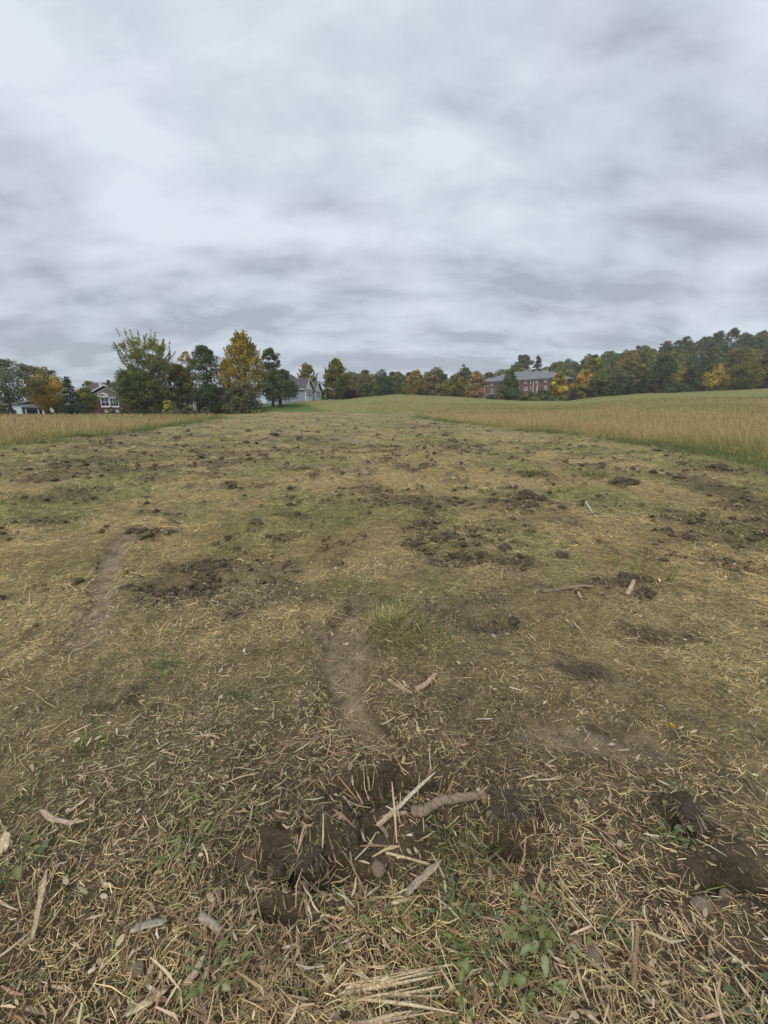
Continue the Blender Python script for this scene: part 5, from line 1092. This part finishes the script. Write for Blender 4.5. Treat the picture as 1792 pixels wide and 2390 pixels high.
stick('thin_stem', [(862, 1775), (876, 1800), (890, 1845)], 0.0018, (.16, .12, .08), 'bent twig tip of the dead weed stalk', cat='weed stalk', lifts=[0.32, 0.25, 0.13], knots=False)
for pts_, r_, c_, lab in (([(905, 1588), (935, 1608), (962, 1618)], 0.012, (.34, .25, .16), 'short brown stick at the edge of the curved rut'), ([(968, 1612), (995, 1598), (1018, 1580)], 0.017, (.37, .27, .18), 'thick brown stick end beside the short brown stick'),
                          ([(1262, 1388), (1310, 1376), (1350, 1371), (1385, 1372)], 0.016, (.24, .18, .12), 'long curved brown stick lying on torn stubble'), ([(1346, 1376), (1356, 1396)], 0.018, (.34, .26, .17), 'split stump of wood at the end of the curved stick'),
                          ([(1462, 1390), (1472, 1378), (1477, 1370)], 0.020, (.40, .31, .21), 'short cut wood chunk on a lump of torn soil'), ([(470, 2150), (490, 2160), (518, 2178)], 0.013, GREYW, 'short grey cut stick among straw'),
                          ([(880, 1460), (890, 1440)], 0.012, DKW, 'dark stub of wood standing in the tan tussock'), ([(1365, 1178), (1380, 1195), (1392, 1210)], 0.012, PALEW, 'pale curved stick behind the torn stubble')):
    if 'tussock' in lab: stick('wood_stub', [(948, 1486), (953, 1466), (957, 1445)], 0.022, DKW, lab, lifts=[0.0, 0.06, 0.13])
    else: stick('stick', pts_, r_, c_, lab)
stick('standing_stake', [(1478, 2302), (1482, 2230), (1488, 2160)], 0.007, (.27, .19, .11), 'brown broken stalk standing upright among wood shreds', cat='stalk', lifts=[0.0, 0.09, 0.17])
splinter('grey_chip', [(308, 2168), (340, 2158), (390, 2150)], 0.026, (.34, .29, .225), 'flat weathered grey chip among straw', cat='wood chip', lifts=[0.015, 0.03, 0.03])
splinter('wood_strip', [(75, 2190), (88, 2130), (98, 2080), (108, 2030)], 0.018, (.42, .32, .20), 'long fibrous tan strip lying beside the small weed', cat='wood strip', lifts=[0.01, 0.03, 0.04, 0.05])
splinter('wood_strip', [(160, 1905), (185, 1880), (205, 1862)], 0.016, TANW, 'tan strip crossing a longer bent strip', cat='wood strip', lifts=[0.01, 0.02, 0.03])
splinter('wood_strip', [(95, 1890), (125, 1912), (160, 1920), (200, 1915)], 0.020, (.47, .37, .26), 'bent tan strip near the tuft of green grass', cat='wood strip', lifts=[0.06, 0.03, 0.02, 0.02])
splinter('wood_chunk', [(8, 1985), (12, 1960), (14, 1942)], 0.035, (.52, .40, .24), 'stubby tan wood chunk lying in green stems', cat='wood chip', lifts=[0.02, 0.03, 0.04])
splinter('wood_strip', [(300, 2375), (350, 2335), (392, 2308)], 0.020, (.54, .43, .28), 'straight pale strip crossing the darker shreds', cat='wood strip', lifts=[0.02, 0.03, 0.03])
splinter('wood_strip', [(430, 2310), (455, 2270), (478, 2225)], 0.022, (.45, .34, .23), 'frayed brown strip beside the heart leaved sprig', cat='wood strip', lifts=[0.01, 0.03, 0.03])
g5 = random.Random(77); gb = 'frayed pale strands of the torn log end'
lg = thing('torn_log_end', 'bundle of frayed pale wood strands, torn end of a log', 'wood', (*gp(985, 2340), H1(*gp(985, 2340))))
for i in range(26):
    V, Fq = [], []; L = g5.uniform(0.10, 0.36); z = g5.uniform(0.0, 0.035); y0 = g5.uniform(-0.05, 0.05); x0 = -0.20 + g5.uniform(-0.02, 0.05); a = g5.uniform(-0.14, 0.14); w = g5.uniform(0.002, 0.006)
    tube([(x0, y0, z), (x0 + L * 0.5, y0 + a * L * 0.5, z + g5.uniform(0, 0.012)), (x0 + L, y0 + a * L, z + g5.uniform(-0.005, 0.03))], [w, w * 0.9, w * 0.3], 5, V, Fq)
    link('strand', np_mesh('strand', V, np.array(Fq), M_WOOD, np.array([np.array((.58, .46, .30)) * g5.uniform(0.65, 1.15)] * len(V))), lg)
GCH = 'wood chips scattered in the straw'
rk = random.Random(31); CH = [(1425, 1850), (1745, 1995), (770, 1790), (650, 1900), (380, 1760), (1300, 1770), (1100, 1540), (1010, 1660), (940, 1590), (250, 1680), (620, 1480), (480, 1720), (1660, 1840), (1360, 1930), (1690, 1690), (1765, 1690), (1500, 1580), (1150, 1480), (1220, 1520), (520, 1560), (255, 1415), (130, 1440), (30, 1420), (90, 1660), (700, 1660), (560, 1800), (1250, 1600), (1120, 2140), (1380, 2160), (1560, 2110), (1640, 2150), (820, 2160), (700, 2200), (240, 2060), (590, 2080), (1720, 2230), (1580, 2290), (1350, 2360), (1500, 2340), (640, 2330), (120, 2300), (220, 2230), (60, 2350), (1690, 2360), (1180, 2380), (1440, 2200), (1530, 2240), (1640, 2300)]
for px, py in CH + [(rk.uniform(0, 1792), rk.uniform(1480, 2380)) for _ in range(60)]:
    a = rk.uniform(0, 3.14); L = rk.uniform(14, 42) * (0.6 + (py - 1300) / 900); q = (px + math.cos(a) * L, py + math.sin(a) * L * 0.55)
    x, y = gp(px, py); r_ = math.hypot(x, y, CAM_H)
    splinter('wood_chip', [(px, py), ((px + q[0]) / 2 + rk.uniform(-2, 2), (py + q[1]) / 2), q], rk.uniform(0.005, 0.014), rk.choice([PALEW, TANW, MIDW, (.36, .27, .17), (.30, .22, .14), (.24, .18, .12)]), 'torn wood chip lying in the straw', 'wood chip', None, 0.004, GCH)

# ------------------------------------------------------------------ stones
def stone(px, py, wpx, col_scale, label, flat=0.6):
    x, y = gp(px, py); k = math.hypot(x, y, CAM_H) / F_PX; r_ = wpx * k * 0.42; bm = bmesh.new(); bmesh.ops.create_icosphere(bm, subdivisions=3, radius=1)
    for v in bm.verts: p = v.co.copy(); v.co = p * (1 + 0.25 * mnoise.noise(p * 1.1 + Vector((px, py, 0))) + 0.05 * mnoise.noise(p * 4)); v.co.z *= flat
    me = bpy.data.meshes.new('stone'); bm.to_mesh(me); bm.free(); me.materials.append(M_STONE if col_scale > 0 else M_SOIL)
    for p in me.polygons: p.use_smooth = True
    o = link('stone', me, None, (x, y, H1(x, y) + r_ * flat * 0.35), px); o.scale = (r_, r_ * 0.8, r_); return tag(o, label, 'stone')
stone(882, 2028, 34, 1, 'rounded tan stone beside the thin brown stem'); stone(320, 2268, 28, 1, 'pale rounded stone half buried in straw'); stone(1700, 2080, 26, 1, 'pale flat stone next to the dark hollow', 0.4); stone(1640, 2105, 34, 1, 'brown lumpy stone beside the pale flat stone')
stone(1345, 2185, 30, 1, 'grey stone beside the leafy weed'); stone(1235, 2055, 30, -1, 'dark soil lump above the leafy weed'); stone(1390, 2225, 34, 1, 'small grey stone under dry stems'); stone(1350, 1815, 22, 1, 'small pinkish stone in open stubble')

# ------------------------------------------------------------------ weeds with leaves
M_WEED = attr_mat('weed_leaf', 0.5, 0.25, 0.12, nscale=80, spec=0.35)
def leaf_mesh(col, wr=0.6, heart=False):
    V, C, Fq = [], [], []; n = 6
    for i in range(n + 1):
        t_ = i / n; w = wr * 0.5 * (math.sin(math.pi * (0.04 + 0.93 * t_ ** 0.8))) ** 0.8; bz = -0.22 * t_ * t_
        w *= 1 + 0.18 * math.sin(i * 2.3 + wr * 40); bz -= 0.25 * t_ ** 3
        V += [(t_ + (-0.06 if heart and i == 0 else 0), -w, bz + w * 0.35), (t_, 0, bz), (t_ + (-0.06 if heart and i == 0 else 0), w, bz + w * 0.35)]
        C += [np.array(col) * 0.92, np.array(col) * 1.25, np.array(col) * 1.0]
    for i in range(n): k = i * 3; Fq += [(k, k + 1, k + 4, k + 3), (k + 1, k + 2, k + 5, k + 4)]
    return np_mesh('leaf', V, np.array(Fq), M_WEED, np.array(C), True)
LM = {'bright': leaf_mesh((.165, .195, .062), 0.66, True), 'pale': leaf_mesh((.235, .26, .125), 0.58), 'dark': leaf_mesh((.085, .125, .055), 0.6, True), 'long': leaf_mesh((.16, .20, .07), 0.26), 'blue': leaf_mesh((.12, .165, .095), 0.45)}
def weed(px, py, span_px, nl, kinds, size_px, label, seed, hgt=0.06, cat='weed'):
    x, y = gp(px, py); k = math.hypot(x, y, CAM_H) / F_PX; g = random.Random(seed); o = thing('weed', label, cat, (x, y, H1(x, y)))
    V, Fq = [], []
    for i in range(int(nl * 2.2)):
        a = g.uniform(0, 6.28); rr_ = span_px * k * 0.5 * math.sqrt(g.random()); b = Vector((math.cos(a) * rr_, math.sin(a) * rr_, g.uniform(0.25, 1.0) * hgt))
        b.z += H1(x + b.x, y + b.y) - o.location.z
        l = link('leaf', LM[g.choice(kinds)], o, b); s = size_px * k * g.uniform(0.35, 1.0) * 0.62; l.scale = (s, s, s); l.rotation_euler = (g.uniform(-.9, .9), g.uniform(-1.0, .6), a + g.uniform(-.9, .9))
        tube([Vector((b.x * 0.25, b.y * 0.25, -0.01)), Vector((b.x * 0.6, b.y * 0.6, b.z * 0.75)), b], [0.0016, 0.0014, 0.001], 4, V, Fq)
    link('stems', np_mesh('stems', V, np.array(Fq), M_WEED, np.tile([.20, .26, .10], (len(V), 1))), o); return o
weed(1262, 2195, 95, 15, ['pale', 'bright'], 33, 'tall leafy weed with pale broad leaves', 1, 0.13)
weed(1235, 2285, 110, 11, ['bright', 'pale'], 34, 'lower sprawl of broad leaves in front of the tall leafy weed', 2, 0.07)
weed(1060, 2112, 70, 12, ['blue'], 22, 'small blue green seedling cluster beside the bark slab', 3, 0.05)
weed(1410, 2160, 60, 7, ['bright', 'dark'], 26, 'small green weed beside the grey stone', 4, 0.06)
weed(440, 1990, 80, 11, ['long', 'bright'], 30, 'yellow green weed with narrow leaves above the grey chip', 5, 0.06)
weed(40, 2025, 60, 6, ['bright', 'dark'], 34, 'broad leaved weed beside the fibrous tan strip', 6, 0.05)
weed(545, 1625, 60, 9, ['dark'], 18, 'dark clover like weed in the stubble', 7, 0.04)
weed(375, 1580, 80, 12, ['bright', 'dark'], 20, 'bright weed patch beside the faint track', 8, 0.05)
weed(1560, 1945, 70, 9, ['blue', 'bright'], 22, 'ragged green weed below the flat topped soil lump', 9, 0.05)
weed(1415, 2000, 36, 5, ['bright'], 26, 'single bright lobed seedling on bare litter', 10, 0.03)
weed(500, 2290, 90, 8, ['bright', 'pale'], 32, 'heart leaved sprig beside the frayed brown strip', 11, 0.07)
weed(455, 1875, 40, 6, ['bright', 'long'], 22, 'small mossy green sprout in open stubble', 12, 0.04)
weed(1590, 1860, 36, 4, ['pale'], 26, 'pale yellow green leaf clump on the flat topped soil lump', 13, 0.06)
weed(880, 2150, 60, 6, ['long'], 26, 'thin green sprout between straw strands', 14, 0.05)
weed(1130, 2215, 110, 9, ['dark', 'long'], 26, 'dark creeping weed beside the tall leafy weed', 15, 0.05)
weed(1080, 2330, 60, 6, ['bright', 'dark'], 30, 'weed sprouting beside the torn log end', 16, 0.07)
weed(1750, 2340, 90, 8, ['dark', 'long'], 30, 'dim green weed among coarse wood shreds', 17, 0.05)
def dandelion():
    x, y = gp(1590, 1715); o = thing('dandelion', 'single yellow dandelion on a short pale stalk', 'flower', (x, y, H1(x, y))); V, Fq = [], []
    tube([(0.0, 0, 0), (-0.015, 0.01, 0.03), (-0.04, 0.02, 0.06)], [0.003, 0.0028, 0.0025], 6, V, Fq); link('stalk', np_mesh('stalk', V, np.array(Fq), M_WEED, np.tile([.40, .38, .25], (len(V), 1))), o)
    V, Fq = [], []; g = random.Random(4)
    for i in range(40):
        a = g.uniform(0, 6.28); e_ = g.uniform(0.1, 1.3); d = Vector((math.cos(a) * math.cos(e_), math.sin(a) * math.cos(e_), math.sin(e_))); s = d.cross(Vector((0.3, 0.2, 1))).normalized() * 0.002; k = len(V); b = Vector((-0.04, 0.02, 0.06)); V += [tuple(b - s), tuple(b + s), tuple(b + d * 0.017 + s * 1.3), tuple(b + d * 0.017 - s * 1.3)]; Fq.append((k, k + 1, k + 2, k + 3))
    link('petals', np_mesh('petals', V, np.array(Fq), M_WEED, np.tile([.75, .55, .03], (len(V), 1))), o)
dandelion()
print('tris', sum(len(p.loop_triangles) if p.calc_loop_triangles() is None else 0 for p in bpy.data.meshes), 'objs', len(bpy.data.objects))

# ------------------------------------------------------------------ thin autumn haze over the far trees
def haze():
    me = bpy.data.meshes.new('haze'); m = MB().box(-420, 520, -30, 470, -4, 75); me.from_pydata(m.V, [], m.F); mat = bpy.data.materials.new('haze'); mat.use_nodes = True; t = mat.node_tree
    t.nodes.remove(t.nodes['Principled BSDF']); v = N(t, 'ShaderNodeVolumePrincipled'); v.inputs['Color'].default_value = (.92, .95, 1.0, 1); v.inputs['Density'].default_value = 0.0004
    t.links.new(v.outputs[0], t.nodes['Material Output'].inputs['Volume']); me.materials.append(mat); tag(link('haze', me), 'thin pale haze in the air', None, None, 'stuff')
haze()
